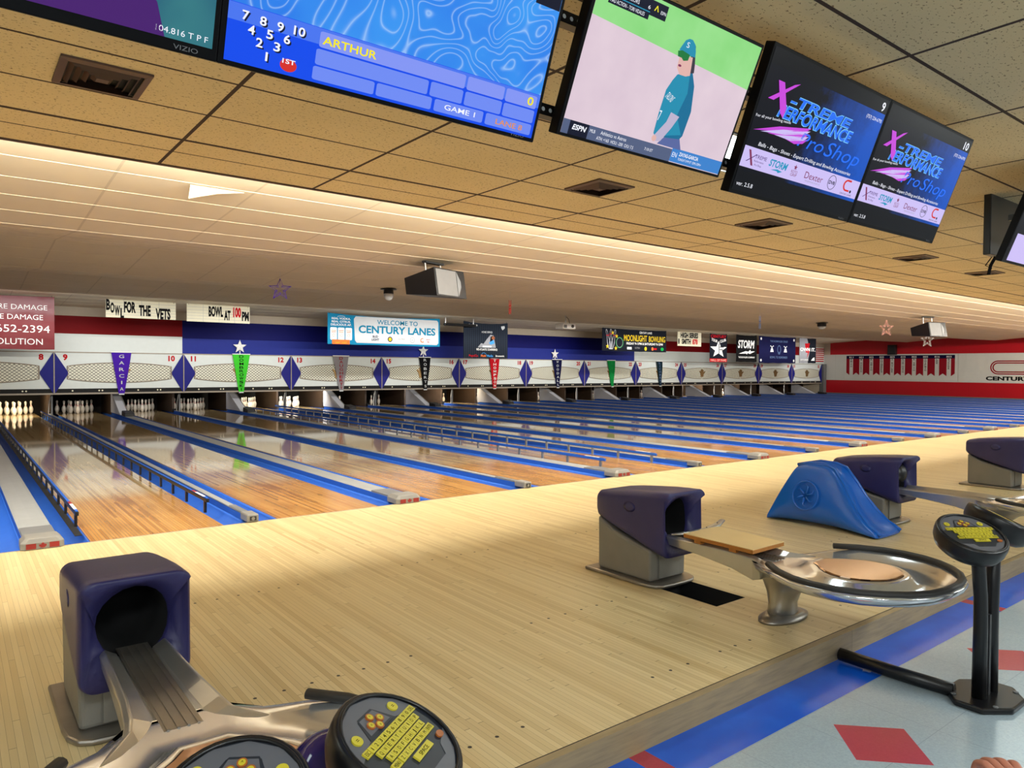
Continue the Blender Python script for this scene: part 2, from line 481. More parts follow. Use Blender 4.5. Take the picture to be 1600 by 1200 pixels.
    def build(s, name, parent=None, loc=None, bevel=0.0, seg=2, smooth=None):
        me = bpy.data.meshes.new(name)
        off = Vector(loc) if loc is not None else Vector((0, 0, 0))
        me.from_pydata([tuple(Vector(v) - off) for v in s.v], [], s.f)
        for mt in s.mats: me.materials.append(mt)
        me.polygons.foreach_set('material_index', s.mi)
        me.polygons.foreach_set('use_smooth', s.sm if smooth is None else [smooth] * len(s.f))
        me.update()
        bm = bmesh.new(); bm.from_mesh(me)
        bmesh.ops.remove_doubles(bm, verts=bm.verts, dist=1e-5)
        if bevel:
            es = [e for e in bm.edges if len(e.link_faces) == 2 and e.calc_face_angle(0) > 0.6]
            bmesh.ops.bevel(bm, geom=es, offset=bevel, segments=seg, affect='EDGES', profile=0.5, clamp_overlap=True)
        bm.to_mesh(me); bm.free()
        o = bpy.data.objects.new(name, me); C.objects.link(o)
        if parent: o.parent = parent
        o.location = off
        return o


def tag(o, label, cat, group=None):
    o['label'] = label; o['category'] = cat
    if group: o['group'] = group
    return o


def struct(o):
    o['kind'] = 'structure'; return o


def thing(name, label, cat, loc=(0, 0, 0), rz=0.0, group=None):
    o = bpy.data.objects.new(name, None); C.objects.link(o)
    o.empty_display_size = 0.1
    o.location = loc; o.rotation_euler = (0, 0, rz)
    return tag(o, label, cat, group)


def dup(root, loc, label, rz=None, group=None):
    r = root.copy(); C.objects.link(r); r.location = loc; r['label'] = label
    if rz is not None: r.rotation_euler = (0, 0, rz)
    if group: r['group'] = group
    for ch in list(root.children):
        c = ch.copy(); C.objects.link(c); c.parent = r
        for g in list(ch.children):
            d = g.copy(); C.objects.link(d); d.parent = c
    return r


def frame(o, u=(1, 0, 0), w=(0, 0, 1)):
    u = Vector(u).normalized(); w = Vector(w).normalized()
    return (Vector(o), u, w, u.cross(w))


def lane_x(n):
    return (n - 8) // 2 * P - LC if n % 2 == 0 else (n - 9) // 2 * P + LC


# ------------------------------------------------------------------ setting
struct(MB('floor').box(-14, 45, -13, -4.83, FZ - 0.1, FZ).build('floor'))
# approach platform with an open access hole in front of the second ball return
HX0, HX1, HY0, HY1 = 1.50, 1.80, -4.12, -3.60
ap = MB('approach')
for x0, x1, y0, y1 in ((-14, HX0, -4.79, 0), (HX1, 45, -4.79, 0), (HX0, HX1, -4.79, HY0), (HX0, HX1, HY1, 0)):
    ap.add([(x0, y0, 0), (x1, y0, 0), (x1, y1, 0), (x0, y1, 0)], [(0, 1, 2, 3)])
ap.m('blackmat')
for a, b in (((HX0, HY0), (HX1, HY0)), ((HX1, HY0), (HX1, HY1)), ((HX1, HY1), (HX0, HY1)), ((HX0, HY1), (HX0, HY0))):
    ap.add([(a[0], a[1], 0), (b[0], b[1], 0), (b[0], b[1], -0.115), (a[0], a[1], -0.115)], [(0, 1, 2, 3)])
ap.add([(HX0, HY0, -0.115), (HX1, HY0, -0.115), (HX1, HY1, -0.115), (HX0, HY1, -0.115)], [(0, 1, 2, 3)])
ap.m('dark')
for n in range(7, 33):           # guide dots set in the boards
    for yy in (-2.15, -3.66, -4.57):
        for k in range(-3, 4):
            if k == 0 and yy < -4: continue
            ap.add([(lane_x(n) + k * 0.131 + 0.009 * math.cos(a), yy + 0.009 * math.sin(a), 0.0006) for a in [i * math.pi / 4 for i in range(8)]], [tuple(range(8))])
struct(ap.build('floor_approach'))
ri = MB('nosing').box(-14, 45, -4.83, -4.79, -0.135, 0.0)
ri.m('blackmat').box(-14, 45, -4.792, -4.788, -0.003, 0.0006)
struct(ri.build('trim_1'))
fl = MB('blackmat').box(-14, 45, 0.002, 21, -0.22, -0.16)
struct(fl.build('floor_lanes'))
tr = MB('trim').box(-14, 45, -0.012, 0.004, -0.16, 0.0012)
struct(tr.build('trim_2'))

ce = MB('ceil').box(-14, 45, -13, -0.83, H, H + 0.03)
ce.m('vent').box(-14, 45, -0.845, -0.82, H - 0.012, H + 0.035)
struct(ce.build('ceiling'))
# folded lane ceiling of lapped panels
prof = [(-0.82, 3.27), (2.95, 3.03), (5.2, 3.23), (7.37, 3.05), (9.61, 3.23), (11.7, 3.06), (14.05, 3.22), (16.62, 3.08)]
lc = MB('lceil'); line = []
for (y0, z0), (y1, z1) in zip(prof, prof[1:]):
    L = y1 - y0; n = max(1, round(L / 0.63))
    for i in range(n):
        ya, yb = y0 + L * i / n, y0 + L * (i + 1) / n
        za, zb = z0 + (z1 - z0) * i / n, z0 + (z1 - z0) * (i + 1) / n
        line += [(ya, za - 0.0018), (yb, zb + 0.0004)]
lc.add([(x, y, z) for y, z in line for x in (-14, 45)], [(2 * i, 2 * i + 1, 2 * i + 3, 2 * i + 2) for i in range(len(line) - 1)])
struct(lc.build('ceiling_lanes'))
lcb = MB('beige').box(-14, 45, -0.86, -0.83, H + 0.03, 3.40)
lcb.m('lceil').box(-14, 45, -0.86, -0.80, 3.262, 3.40)
struct(lcb.build('trim_3'))

wb = MB('beige')
yb0, yb1 = 16.60, 16.68
wb.box(-14, XR, yb0, yb1, 2.83, 3.2)
wb.m('redpaint').box(-14, P, yb0, yb1, 2.33, 2.83).m('white').box(-14, P, yb0, yb1, 1.80, 2.33)
wb.m('blued').box(P, 7 * P, yb0, yb1, 2.29, 2.83).m('bluel').box(P, 7 * P, yb0, yb1, 1.80, 2.29)
wb.m('redpaint').box(7 * P, XR, yb0, yb1, 2.33, 2.83).m('white').box(7 * P, XR, yb0, yb1, 1.80, 2.33)
struct(wb.build('wall_back'))
struct(MB('curtain').box(-14, XR, 20.3, 20.4, -0.2, 2.2).build('wall_rear'))
struct(MB('curtain').box(-14, XR, 16.68, 20.3, 1.9, 1.95).build('pit_light_blocker'))  # unseen lid added to keep ambient light from leaking into the pits
wr = MB('wred').box(XR, XR + 0.1, -13, 21, -0.2, 0.86)
wr.m('wwhite').box(XR, XR + 0.1, -13, 21, 0.86, 2.40).m('wred').box(XR, XR + 0.1, -13, 16.2, 2.40, 3.4).m('beige').box(XR, XR + 0.1, 16.2, 21, 2.40, 3.4)
struct(wr.build('wall_right'))
struct(MB('greyd').box(XR - 0.02, XR, -4.8, 17, 0.0, 0.1).build('baseboard_right'))
struct(MB('greyd').box(12 * P + 0.03, 12 * P + 0.36, 16.4, 16.66, -0.16, 1.83).m('blackmat').box(12 * P + 0.36, XR, 16.5, 16.7, -0.16, 1.80).build('trim_4'))

struct(MB('beige').box(12 * P + 0.04, 12 * P + 0.08, 16.68, 20.3, -0.15, 1.88).build('trim_5'))
# ------------------------------------------------------------------ lanes
WORDS = {}
lane0 = None
for n in range(7, 33):
    lab = 'varnished wooden bowling lane with blue gutters, running to the pins under red number %d' % n
    if lane0 is None:
        lane0 = thing('bowling_lane', lab, 'lane', (lane_x(n), 0, 0), 0, 'bowling lanes')
        MB('lane').box(-0.5334, 0.5334, 0.004, 19.25, -0.06, 0).build('lane_bed', lane0)
        for sd in (-1, 1):
            g = MB('blueg'); g.smooth = True
            sec = [(sd * 0.643 + 0.109 * math.cos(a), -0.012 - 0.085 * math.sin(a)) for a in [math.pi * k / 12 for k in range(13)]]
            sec2 = [(sd * 0.643 + 0.1085 * math.cos(a), -0.018 - 0.092 * math.sin(a)) for a in [math.pi * k / 12 for k in range(12, -1, -1)]]
            g.loft([[(x, y, z) for x, z in sec + sec2] for y in (0.006, 5, 10, 15, 19.2)])
            g.build('gutter', lane0)
    else:
        dup(lane0, (lane_x(n), 0, 0), lab)

# narrow divisions between the pairs
nar0 = None
for k in range(0, 13):
    lab = ('narrow grey rail with pale end block dividing lanes %d and %d' % (8 + 2 * k, 9 + 2 * k)) if k < 12 else 'narrow grey rail beside the red wall at the edge of the last lane'
    if nar0 is None:
        nar0 = thing('division_rail', lab, 'lane divider', (0, 0, 0), 0, 'narrow rails between lane pairs')
        MB('blueg').box(-0.0358, 0.0358, 0.18, 17.6, -0.02, 0.046).build('blue_skirt', nar0)
        MB('grey').box(-0.034, 0.034, 0.22, 17.6, 0.046, 0.062).build('rail', nar0, bevel=0.008, seg=3)
        MB('greyd').box(-0.0348, 0.0348, 0.16, 0.62, 0.0465, 0.070).build('joint_sleeve', nar0, bevel=0.012)
        b = MB('greyl'); b.box(-0.056, 0.056, -0.03, 0.18, 0.0013, 0.078); b.build('end_block', nar0, bevel=0.016, seg=3)
        MB('dark').box(-0.03, 0.03, -0.0335, -0.030, 0.018, 0.058).m('greyl').disc(0, 0.038, 0.016, 0.016, frame((0, -0.0338, 0)), 0.0).build('end_plate', nar0)
        MB('blackmat').box(-0.06, 0.06, 17.5, 17.62, 0.0, 0.11).build('stop_block', nar0, bevel=0.01)
    else:
        dup(nar0, (k * P, 0, 0), lab)

LEAF = [(0, .5), (.09, .33), (.2, .38), (.17, .12), (.3, .24), (.34, .17), (.5, .19), (.44, .04), (.5, -.02), (.26, -.2), (.3, -.3), (.03, -.26), (.04, -.5)]
LEAF = LEAF + [(-x, y) for x, y in LEAF[::-1]][:-1]
wid0 = None
for k in range(-1, 12):
    lab = 'flat grey capping with red fronted end cap between lanes %d and %d' % (9 + 2 * k, 10 + 2 * k)
    if wid0 is None:
        wid0 = thing('return_capping', 'flat grey capping whose end cap bears a clear red leaf, between lanes 7 and 8', 'lane divider', ((k + .5) * P, 0, 0), 0, 'wide capping strips over the ball tracks')
        b = MB('grey')
        MB('blueg').box(-0.1205, 0.1205, 0.19, 17.4, -0.02, 0.046).build('blue_skirt', wid0)
        sec = [(-0.1195, 0.046), (0.1195, 0.046), (0.1195, 0.048), (0.09, 0.054), (0, 0.058), (-0.09, 0.054), (-0.1195, 0.048)]
        b.loft([[(x, y, z) for x, z in sec] for y in (0.20, 15.9)]); b.build('capping_board', wid0)
        b = MB('greyd'); b.box(-0.118, 0.118, 0.16, 0.62, 0.046, 0.064); b.build('access_plate', wid0, bevel=0.004)
        b = MB('greyl')
        top = [(-0.145, 0.19), (-0.15, -0.02), (-0.12, -0.05), (0.12, -0.05), (0.15, -0.02), (0.145, 0.19)]
        b.loft([[(x, y, 0.0013) for x, y in top], [(x * 0.99, y, 0.055) for x, y in top], [(x * 0.75, y * 0.85 + 0.01, 0.092) for x, y in top]])
        cap = b.build('end_cap', wid0, bevel=0.006)
        e = MB('red'); fr = frame((0, -0.0515, 0.03)); 
        e.rect(-0.112, -0.02, -0.045, 0.022, fr).rect(0.045, -0.02, 0.112, 0.022, fr)
        e.flat([(x * 0.055, y * 0.055 + 0.001) for x, y in LEAF], fr)
        e.build('leaf_emblem', cap)
    else:
        dup(wid0, ((k + .5) * P, 0, 0), lab)

# ball lift covers and little return boxes by the pits
w0 = b0 = None
for k in range(-1, 12):
    la = 'sloping grey metal ball lift cover by the pits between lanes %d and %d' % (9 + 2 * k, 10 + 2 * k)
    lb = 'small black return box on the capping end between lanes %d and %d' % (9 + 2 * k, 10 + 2 * k)
    if w0 is None:
        w0 = thing('ball_lift_cover', la, 'machine cover', ((k + .5) * P, 0, 0), 0, 'ball lift covers')
        MB('c_silver').prism([(15.95, 0.0625), (17.45, 0.0625), (17.45, 0.705), (17.43, 0.705)], (-0.13, 0, 0), (0, 1, 0), (0, 0, 1), (0.2, 0, 0)).build('cover_sheet', w0)
        MB('greyl').prism([(15.93, 0.0625), (15.98, 0.0625), (17.45, 0.705), (17.40, 0.705)], (0.07, 0, 0), (0, 1, 0), (0, 0, 1), (0.025, 0, 0)).build('edge_strip', w0)
        b0 = thing('return_box', lb, 'return box', ((k + .5) * P, 15.5, 0), 0, 'ball return boxes')
        MB('dark').loft([[(-0.13, -0.2, 0.0595), (0.13, -0.2, 0.0595), (0.13, 0.25, 0.0595), (-0.13, 0.25, 0.0595)], [(-0.12, -0.16, 0.15), (0.12, -0.16, 0.15), (0.13, 0.25, 0.20), (-0.13, 0.25, 0.20)]]).build('box_shell', b0, bevel=0.02)
        MB('black').box(-0.07, 0.07, -0.202, -0.17, 0.075, 0.125).build('opening', b0)
    else:
        dup(w0, ((k + .5) * P, 0, 0), la); dup(b0, ((k + .5) * P, 15.5, 0), lb)

# kickbacks and posts between the pin decks
k0 = None
for k in range(0, 25):
    x = k * P / 2
    lab = 'brown kickback board standing beside the pin deck ' + ('between lanes %d and %d' % (8 + k, 9 + k) if k < 24 else 'at the end of the last lane')
    if k0 is None:
        k0 = MB('kick').box(-0.034, 0.034, 17.75, 19.9, -0.1, 1.2).build('kickback_board', loc=(x, 18, 0))
        k0.location = (x, 0, 0)
        for v in k0.data.vertices: v.co = v.co + Vector((x, 18, 0)) - Vector((x, 0, 0))
        tag(k0, lab, 'partition', 'kickback boards')
    else:
        dup(k0, (x, 0, 0), lab)
p0 = None
for k in range(0, 12):
    lab = 'thin grey steel post carrying the masking between lanes %d and %d' % (8 + 2 * k, 9 + 2 * k)
    if p0 is None:
        p0 = thing('support_post', lab, 'post', (0, 0, 0), 0, 'steel posts under the masking')
        MB('greyd').box(-0.02, 0.02, 16.95, 16.99, 0.063, 0.64).build('upright', p0)
        MB('steel').tube([(-0.02, 16.97, 0.62), (-0.07, 16.96, 0.35), (-0.09, 16.93, 0.07)], 0.012, 6).build('rod', p0)
    else:
        dup(p0, (k * P, 0, 0), lab)

# ------------------------------------------------------------------ pins
PPROF = [(0, .0258), (.019, .0359), (.057, .0496), (.086, .0573), (.114, .0605), (.149, .0579), (.184, .047), (.219, .0314), (.238, .025), (.254, .0228), (.276, .0238), (.298, .0266), (.321, .0306), (.343, .0323), (.362, .027), (.374, .017), (.381, .004)]
pm = MB('pin'); pm.smooth = True
prev = None
PR2 = []
for z, r in PPROF: PR2.append((r, z))
PR2 = PR2[:7] + [(.0314, .219), (.0278, .228), (.0255, .236), (.0235, .246), (.0229, .256), (.0231, .266)] + PR2[10:]
pm.lathe(PR2, 16)
pin0 = pm.build('bowling_pin')
pin0.data.materials.append(M['pinred'])
for pl in pin0.data.polygons:
    if 0.2185 < pl.center.z < 0.230 or 0.244 < pl.center.z < 0.258: pl.material_index = 1
first = True
RACK = {1: (0, 0), 2: (-1, 1), 3: (1, 1), 4: (-2, 2), 5: (0, 2), 6: (2, 2), 7: (-3, 3), 8: (-1, 3), 9: (1, 3), 10: (3, 3)}
STD = {}
STD.update({n: range(1, 11) for n in (8, 9, 10, 11, 12, 13, 20, 22, 24)})
STD.update({14: (1, 2, 4), 15: (2, 4, 6), 16: (2, 4, 6, 7, 10), 17: (9,), 18: (2, 3, 5, 8, 9), 26: (2, 6, 9, 10), 28: (1, 3, 6, 10)})
COL = {8: 'brightly lit warm white', 12: 'lit cream', 13: 'bright lit white', 16: 'bright lit white', 26: 'lit white', 28: 'lit white'}
ROW = ['front', 'second row', 'third row', 'back row']
for n, pins in STD.items():
    for q in pins:
        dx, dy = RACK[q]
        side = 'middle' if dx == 0 else ('%s on the lane %d side' % ('corner' if abs(dx) == 3 else ('inner' if dy == 3 else 'outer'), n - 1 if dx < 0 else n + 1))
        lab = '%s pin on lane %d, %s' % (COL.get(n, 'dim grey white'), n, 'front of the rack' if q == 1 else ROW[dy] + ', ' + side)
        loc = (lane_x(n) + dx * 0.1524, 18.29 + dy * 0.264, 0)
        if first:
            pin0.location = loc; tag(pin0, lab, 'bowling pin', 'bowling pins standing in racks'); first = False
        else:
            dup(pin0, loc, lab)

# ------------------------------------------------------------------ bumper rails
def bumper(n, side, lab, body='black', pst='black'):
    t = thing('bumper_rail', lab, 'bumper rail', (lane_x(n) + side * 0.558, 0, 0), 0, 'raised bumper rails')
    b = MB(body).box(-0.014, 0.014, 0.62, 17.3, 0.115, 0.150); b.build('rail', t, bevel=0.004)
    if n == 8 and side < 0: MB('blackmat').box(-0.055, 0.0, 0.30, 17.2, 0.0003, 0.004).build('trough', t)
    MB('blueg').box(-0.011, 0.011, 0.64, 17.28, 0.1502, 0.157).build('top_strip', t)
    MB('c_w').box(-0.0125, 0.0125, 0.75, 1.05, 0.157, 0.1588).m('red').box(-0.0125, 0.0125, 1.05, 1.20, 0.157, 0.1588).build('sticker', t)
    p = None; y = 0.72
    while y < 17.3:
        if p is None:
            p = MB(pst).box(-0.011, 0.011, -0.02, 0.02, 0.0005, 0.118).build('post', t); p.location = (0, y, 0)
        else:
            c = p.copy(); C.objects.link(c); c.parent = t; c.location = (0, y, 0)
        y += 0.60 + 0.12 * (int(y * 10) % 2)
    return t


bumper(8, -1, 'blue topped black bumper rail on posts at the lane 7 side of lane 8')
bumper(8, 1, 'dark bumper rail on posts at the lane 9 side of lane 8')
bumper(12, -1, 'slim blue bumper rail on posts at the lane 11 side of lane 12', 'blueg', 'greyd')
bumper(12, 1, 'slim blue bumper rail on posts at the lane 13 side of lane 12', 'blueg', 'greyd')

# ------------------------------------------------------------------ masking units
HAND = [(-.10, -.2), (.10, -.2), (.14, -.05), (.27, .08), (.24, .13), (.13, .06), (.12, .2), (.07, .21), (.06, .08), (.035, .24), (-.02, .24), (-.02, .08), (-.07, .22), (-.12, .2), (-.08, .06), (-.2, .16), (-.23, .12), (-.14, -.02)]


def half_diamond(mb, x0, sd):
    mb.prism([(0, 1.80), (sd * 0.31, 1.27), (sd * 0.31, 1.20), (0, 0.665)], (x0, YM - 0.030, 0), (1, 0, 0), (0, 0, 1), (0, 0.028, 0))


mask0 = None
parts_common = []
for k in range(-1, 12):
    a, b = 9 + 2 * k, 10 + 2 * k
    lab = 'white masking unit with blue diamonds and mesh grille, red numbers %d and %d' % (a, b)
    if mask0 is None:
        t = mask0 = thing('masking_unit', lab, 'masking unit', (k * P, 0, 0), 0, 'masking units above the pins')
        MB('white').box(0.012, P - 0.001, YM, YM + 0.06, 0.80, 1.80).build('panel', t)
        MB('blackmat').box(0.012, P - 0.001, YM - 0.004, YM + 0.05, 0.685, 0.80).build('lamp_strip', t)
        MB('trim').box(0, P, YM - 0.03, YM + 0.06, 0.640, 0.686).build('bottom_trim', t)
        MB('trim').box(0, P, YM - 0.02, YM + 0.06, 1.80, 1.828).build('top_trim', t)
        MB('trim').box(0.0, 0.028, YM - 0.045, YM + 0.06, 0.66, 1.80).build('side_trim', t)
        d = MB('navy'); half_diamond(d, 0.029, 1); d.build('diamond_panel', t)
        d = MB('navy'); half_diamond(d, P - 0.002, -1); d.build('diamond_panel', t)
        xs = [0.33 + (P - 0.66) * i / 24 for i in range(25)]
        top = [(x, 1.43 + 0.10 * (1 - ((x - P / 2) / (P / 2 - 0.33)) ** 2)) for x in xs]
        bot = [(x, 1.07 - 0.10 * (1 - ((x - P / 2) / (P / 2 - 0.33)) ** 2)) for x in xs[::-1]]
        MB('grille').prism(top[::-1] + bot[::-1], (0, YM - 0.012, 0), (1, 0, 0), (0, 0, 1), (0, 0.01, 0)).build('grille', t)
        MB('trim').tube([(x, YM - 0.012, z) for x, z in top + bot], 0.016, 6, closed=True).m('trim').box(P - 0.36, P - 0.33, YM - 0.02, YM, 1.07, 1.43).box(0.32, 0.35, YM - 0.02, YM, 1.07, 1.43).build('grille_frame', t)
        MB('gold').prism([(x * 0.9, z * 0.9) for x, z in HAND], (P / 2, YM - 0.035, 1.25), (1, 0, 0), (0, 0, 1), (0, 0.022, 0)).build('hand_emblem', t)
        li = MB('cream')
        for x in (0.45, 1.10, 1.18, 2.10, 2.62, 2.70):
            li.disc(x, 0.742, 0.022, 0.022, frame((0, YM - 0.005, 0)), 0.001, 10)
        li.build('signal_lamps', t)
    else:
        t = dup(mask0, (k * P, 0, 0), lab)
    parts_common.append((t, a, b))
for t, a, b in parts_common:
    fr = frame((0, YM - 0.002, 0))
    MB('c_red').text(str(a), 0.225, 1.60, 0.15, fr, 0.0, 'L', bold=0.045).build('lane_number', t)
    MB('c_red').text(str(b), P - 0.225, 1.60, 0.15, fr, 0.0, 'R', bold=0.045).build('lane_number', t)

# ------------------------------------------------------------------ pennants and stars on the masking
PEN = [('GARCIA', 1.66, 'c_pur', 'c_lg', 'purple', .52, 0.0), ('DOMBROWSKI', 5.04, 'c_lime', 'c_k', 'lime green', .54, 0), ('DAUGHERTY', 8.41, 'c_pgrey', 'c_dred', 'grey', .58, 0.02), ('ROBERTS', 11.76, 'c_k', 'c_lg', 'black', .50, 0.03),
       ('THOMPSON', 14.99, 'c_red', 'c_w', 'red', .51, 0.02), ('WOODALL', 18.33, 'c_navy', 'c_lg', 'navy', .55, 0.07), ('TYLCI', 21.62, 'c_pgrn', 'c_grn', 'green', .52, 0.10), ('LICHBERT', 24.93, 'c_teald', 'c_mid', 'dark teal', .45, 0.10)]
for nm, x, c, tc, word, tw, lean in PEN:
    t = thing('pennant', '%s tapered name pennant hanging down the masking, vertical lettering' % word, 'pennant', (x, YM - 0.055, 1.25), 0, 'name pennants')
    M_c = c
    b = MB(c)
    rows = 8
    pts = []
    def edge(v):  # half width and sway at height v in 0..1 from the bottom
        return (0.075 + (tw / 2 - 0.075) * v, lean * (1 - v) * 0.9, 0.012 * math.sin(v * 7))
    secs = []
    for i in range(rows + 1):
        v = i / rows; h, sw, dy = edge(v); z = -0.60 + 1.18 * v
        secs.append([(-h + sw, dy, z), (h + sw, dy, z), (h + sw, dy + 0.006, z), (-h + sw, dy + 0.006, z)])
    b.loft(secs); b.build('cloth', t)
    MB('c_w').box(-tw / 2 - 0.01, tw / 2 + 0.01, -0.012, 0.012, 0.575, 0.60).build('hanging_rod', t)
    MB('c_lg').box(-0.07 + lean * .9, 0.07 + lean * .9, -0.004, 0.010, -0.64, -0.60).build('tail_tab', t)
    le = MB(tc)
    for i, ch in enumerate(nm):
        v = 1 - (i + 0.6) / (len(nm) + 0.3); h, sw, dy = edge(v); z = -0.60 + 1.18 * v; hh = 0.86 / len(nm)
        hh = min(hh, 0.095)
        le.text(ch, sw, z - hh / 2, hh, frame((0, -0.016, 0)), 0.0, 'C', width=min(h * 1.0, 0.13) * (0.25 if ch == 'I' else 1), bold=0.01)
    le.build('lettering', t)
STAR = [((.5 if i % 2 == 0 else .21) * math.sin(i * math.pi / 5), (.5 if i % 2 == 0 else .21) * math.cos(i * math.pi / 5)) for i in range(10)]
for x, lab in ((5.01, 'white star standing above the lime green pennant'), (11.72, 'white star standing above the black pennant'), (18.24, 'white star standing above the navy pennant')):
    s = MB('c_w')
    c0 = Vector((x, YM - 0.01, 2.07))
    vs = [c0 + Vector((a * 0.44, 0, b * 0.44)) for a, b in STAR] + [c0 + Vector((0, -0.035, 0)), c0 + Vector((0, 0.03, 0))]
    s.add(vs, [(i, (i + 1) % 10, 10) for i in range(10)] + [((i + 1) % 10, i, 11) for i in range(10)])
    s.box(x - 0.012, x + 0.012, YM - 0.02, YM - 0.0, 1.829, 1.95)
    tag(s.build('star_topper', loc=(x, YM - 0.01, 1.83)), lab, 'star', 'white stars on the masking')

# ------------------------------------------------------------------ banners hanging over the masking
YB = 14.6
def bx(x): return -2.2326 + (x + 2.2326) * 0.9186
def bz(z): return 1.468 + (z - 1.468) * 0.9186


def banner(name, label, cat, x0, x1, z0, z1, clothmat, y=YB, sag=0.012, group=None):
    """hanging sheet; returns the thing and a frame whose origin is its lower corner, in metres"""
    t = thing(name, label, cat, ((x0 + x1) / 2, y, z0), 0, group)
    w = x1 - x0; h = z1 - z0; b = MB(clothmat); n = 12
    top = [(-w / 2 + w * i / n, h - sag * math.sin(math.pi * i / n) * 2 + 0.004 * math.sin(i * 2.3)) for i in range(n + 1)]
    bot = [(-w / 2 + w * i / n, 0.006 * math.sin(i * 1.7)) for i in range(n, -1, -1)]
    b.prism((top + bot)[::-1], (0, 0, 0), (1, 0, 0), (0, 0, 1), (0, 0.008, 0)); b.build('sheet', t)
    return t, frame((-w / 2, -0.002, 0)), w, h


def hangers(t, w, h, ztop):
    for sx in (-1, 1):
        MB('c_k').tube([(sx * (w / 2 - 0.05), 0.004, h - 0.03), (sx * (w / 2 - 0.05), 0.004, ztop)], 0.006, 5).build('hanging_cord', t)


t, fr, w, h = banner('vinyl_banner', 'glossy maroon vinyl banner with white DAMAGE lettering and phone number above lane 8', 'banner', bx(-3.2), bx(0.03), bz(1.87), bz(3.31), 'maroon')
m = MB('c_w')
m.text('MOISTURE DAMAGE', w - 0.15, 0.98, 0.125, fr, .003, 'R', width=1.68).text('TERMITE DAMAGE', w - 0.24, 0.735, 0.125, fr, .003, 'R', width=1.50)
m.text('652-2394', w - 0.10, 0.42, 0.18, fr, .003, 'R', width=1.10).text('SOLUTION', w - 0.25, 0.12, 0.15, fr, .003, 'R', width=1.06)
m.build('lettering', t); hangers(t, w, h, 1.36)


def letterboard(label, x0, x1, z0, z1, items):
    t = thing('letter_board', label, 'letter board', ((x0 + x1) / 2, YB, z0), 0, 'cream letter boards')
    w, h = x1 - x0, z1 - z0
    MB('creamb').box(-w / 2, w / 2, 0, 0.02, 0, h).build('board', t)
    g = MB('grey'); fr = frame((-w / 2, -0.001, 0))
    for i in range(1, 6): g.rect(0, h * i / 6 - 0.003, w, h * i / 6 + 0.003, fr, .001)
    for i in range(1, 4): g.rect(w * i / 4 - 0.003, 0, w * i / 4 + 0.003, h, fr, .001)
    g.build('letter_tracks', t)
    m = MB('c_k')
    for s, x, z, hh, ww, c in items:
        m.m(c).text(s, x * w, z * h, hh * h, fr, .003, 'L', width=ww * w, bold=0.05)
    m.build('lettering', t); hangers(t, w, h, h + 0.03)
    return t


letterboard('cream letter board reading BOWL FOR THE VETS in crooked black letters', bx(1.27), bx(3.12), bz(2.83), bz(3.34),
            [('B', .005, .43, .55, .055, 'c_k'), ('O', .062, .28, .52, .055, 'c_k'), ('W', .12, .15, .50, .075, 'c_k'), ('L', .20, .02, .50, .05, 'c_k'), ('FOR', .25, .33, .56, .165, 'c_k'), ('THE', .46, .18, .56, .17, 'c_k'), ('VETS', .70, .04, .56, .22, 'c_k')])
letterboard('cream letter board reading BOWL AT 100 PM with red numerals', bx(3.43), bx(5.31), bz(2.81), bz(3.34),
            [('BOWL', .335, .36, .54, .23, 'c_k'), ('AT', .58, .18, .52, .105, 'c_k'), ('100', .725, .38, .52, .130, 'c_red'), ('PM', .87, .18, .50, .115, 'c_k')])
letterboard('cream letter board reading HIGH SERIES over SMITH in black and red', bx(26.28), bx(28.14), bz(2.62), bz(3.32),
            [('HIGH SERIES', .12, .60, .34, .74, 'c_k'), ('8', .02, .16, .34, .06, 'c_k'), ('SMITH', .17, .16, .34, .38, 'c_k'), ('878', .62, .16, .34, .22, 'c_red')])

t, fr, w, h = banner('welcome_banner', 'teal and white banner reading WELCOME TO CENTURY LANES', 'banner', bx(7.93), bx(12.42), bz(2.24), bz(3.30), 'c_teal', sag=0.03)
m = MB('c_lg')
m.flat([(w * .225, h * .14), (w * .24, h * .06), (w * .97, h * .06), (w * .985, h * .12), (w * .985, h * .86), (w * .97, h * .93), (w * .23, h * .93), (w * .215, h * .84)], fr, .003)
m.m('c_tealt').text('WELCOME TO', w * .60, h * .70, h * .15, fr, .006, 'C', width=w * .37, bold=.012).text('CENTURY LANES', w * .605, h * .40, h * .24, fr, .006, 'C', width=w * .70, bold=.03)
m.m('c_navy').text('BUD', w * .40, h * .25, h * .07, fr, .006, 'C', bold=.03).text('LIGHT', w * .40, h * .15, h * .07, fr, .006, 'C', bold=.03)
m.disc(w * .53, h * .21, h * .09, h * .09, fr, .005).m('c_yel').disc(w * .53, h * .21, h * .06, h * .06, fr, .007)
m.m('c_grey').text('ULTRA', w * .635, h * .2, h * .06, fr, .006, 'C').ring(w * .735, h * .21, h * .09, h * .1, h * .012, fr, .006).text('6', w * .735, h * .18, h * .07, fr, .006, 'C')
m.m('c_org').ring(w * .83, h * .21, h * .08, h * .08, h * .03, fr, .006, a0=60, a1=320).m('c_red').text('yoco', w * .885, h * .22, h * .06, fr, .006, 'C').text('vip', w * .885, h * .14, h * .06, fr, .006, 'C')
m.m('c_w').text('REAL VODKA.', w * .11, h * .80, h * .065, fr, .006, 'C', width=w * .155, bold=.02).text('REAL CITRUS.', w * .11, h * .70, h * .065, fr, .006, 'C', width=w * .155, bold=.02).text('DELICIOUS AF.', w * .11, h * .60, h * .065, fr, .006, 'C', width=w * .17, bold=.02)
m.ring(w * .11, h * .88, w * .035, h * .04, h * .012, fr, .006, a0=20, a1=160)
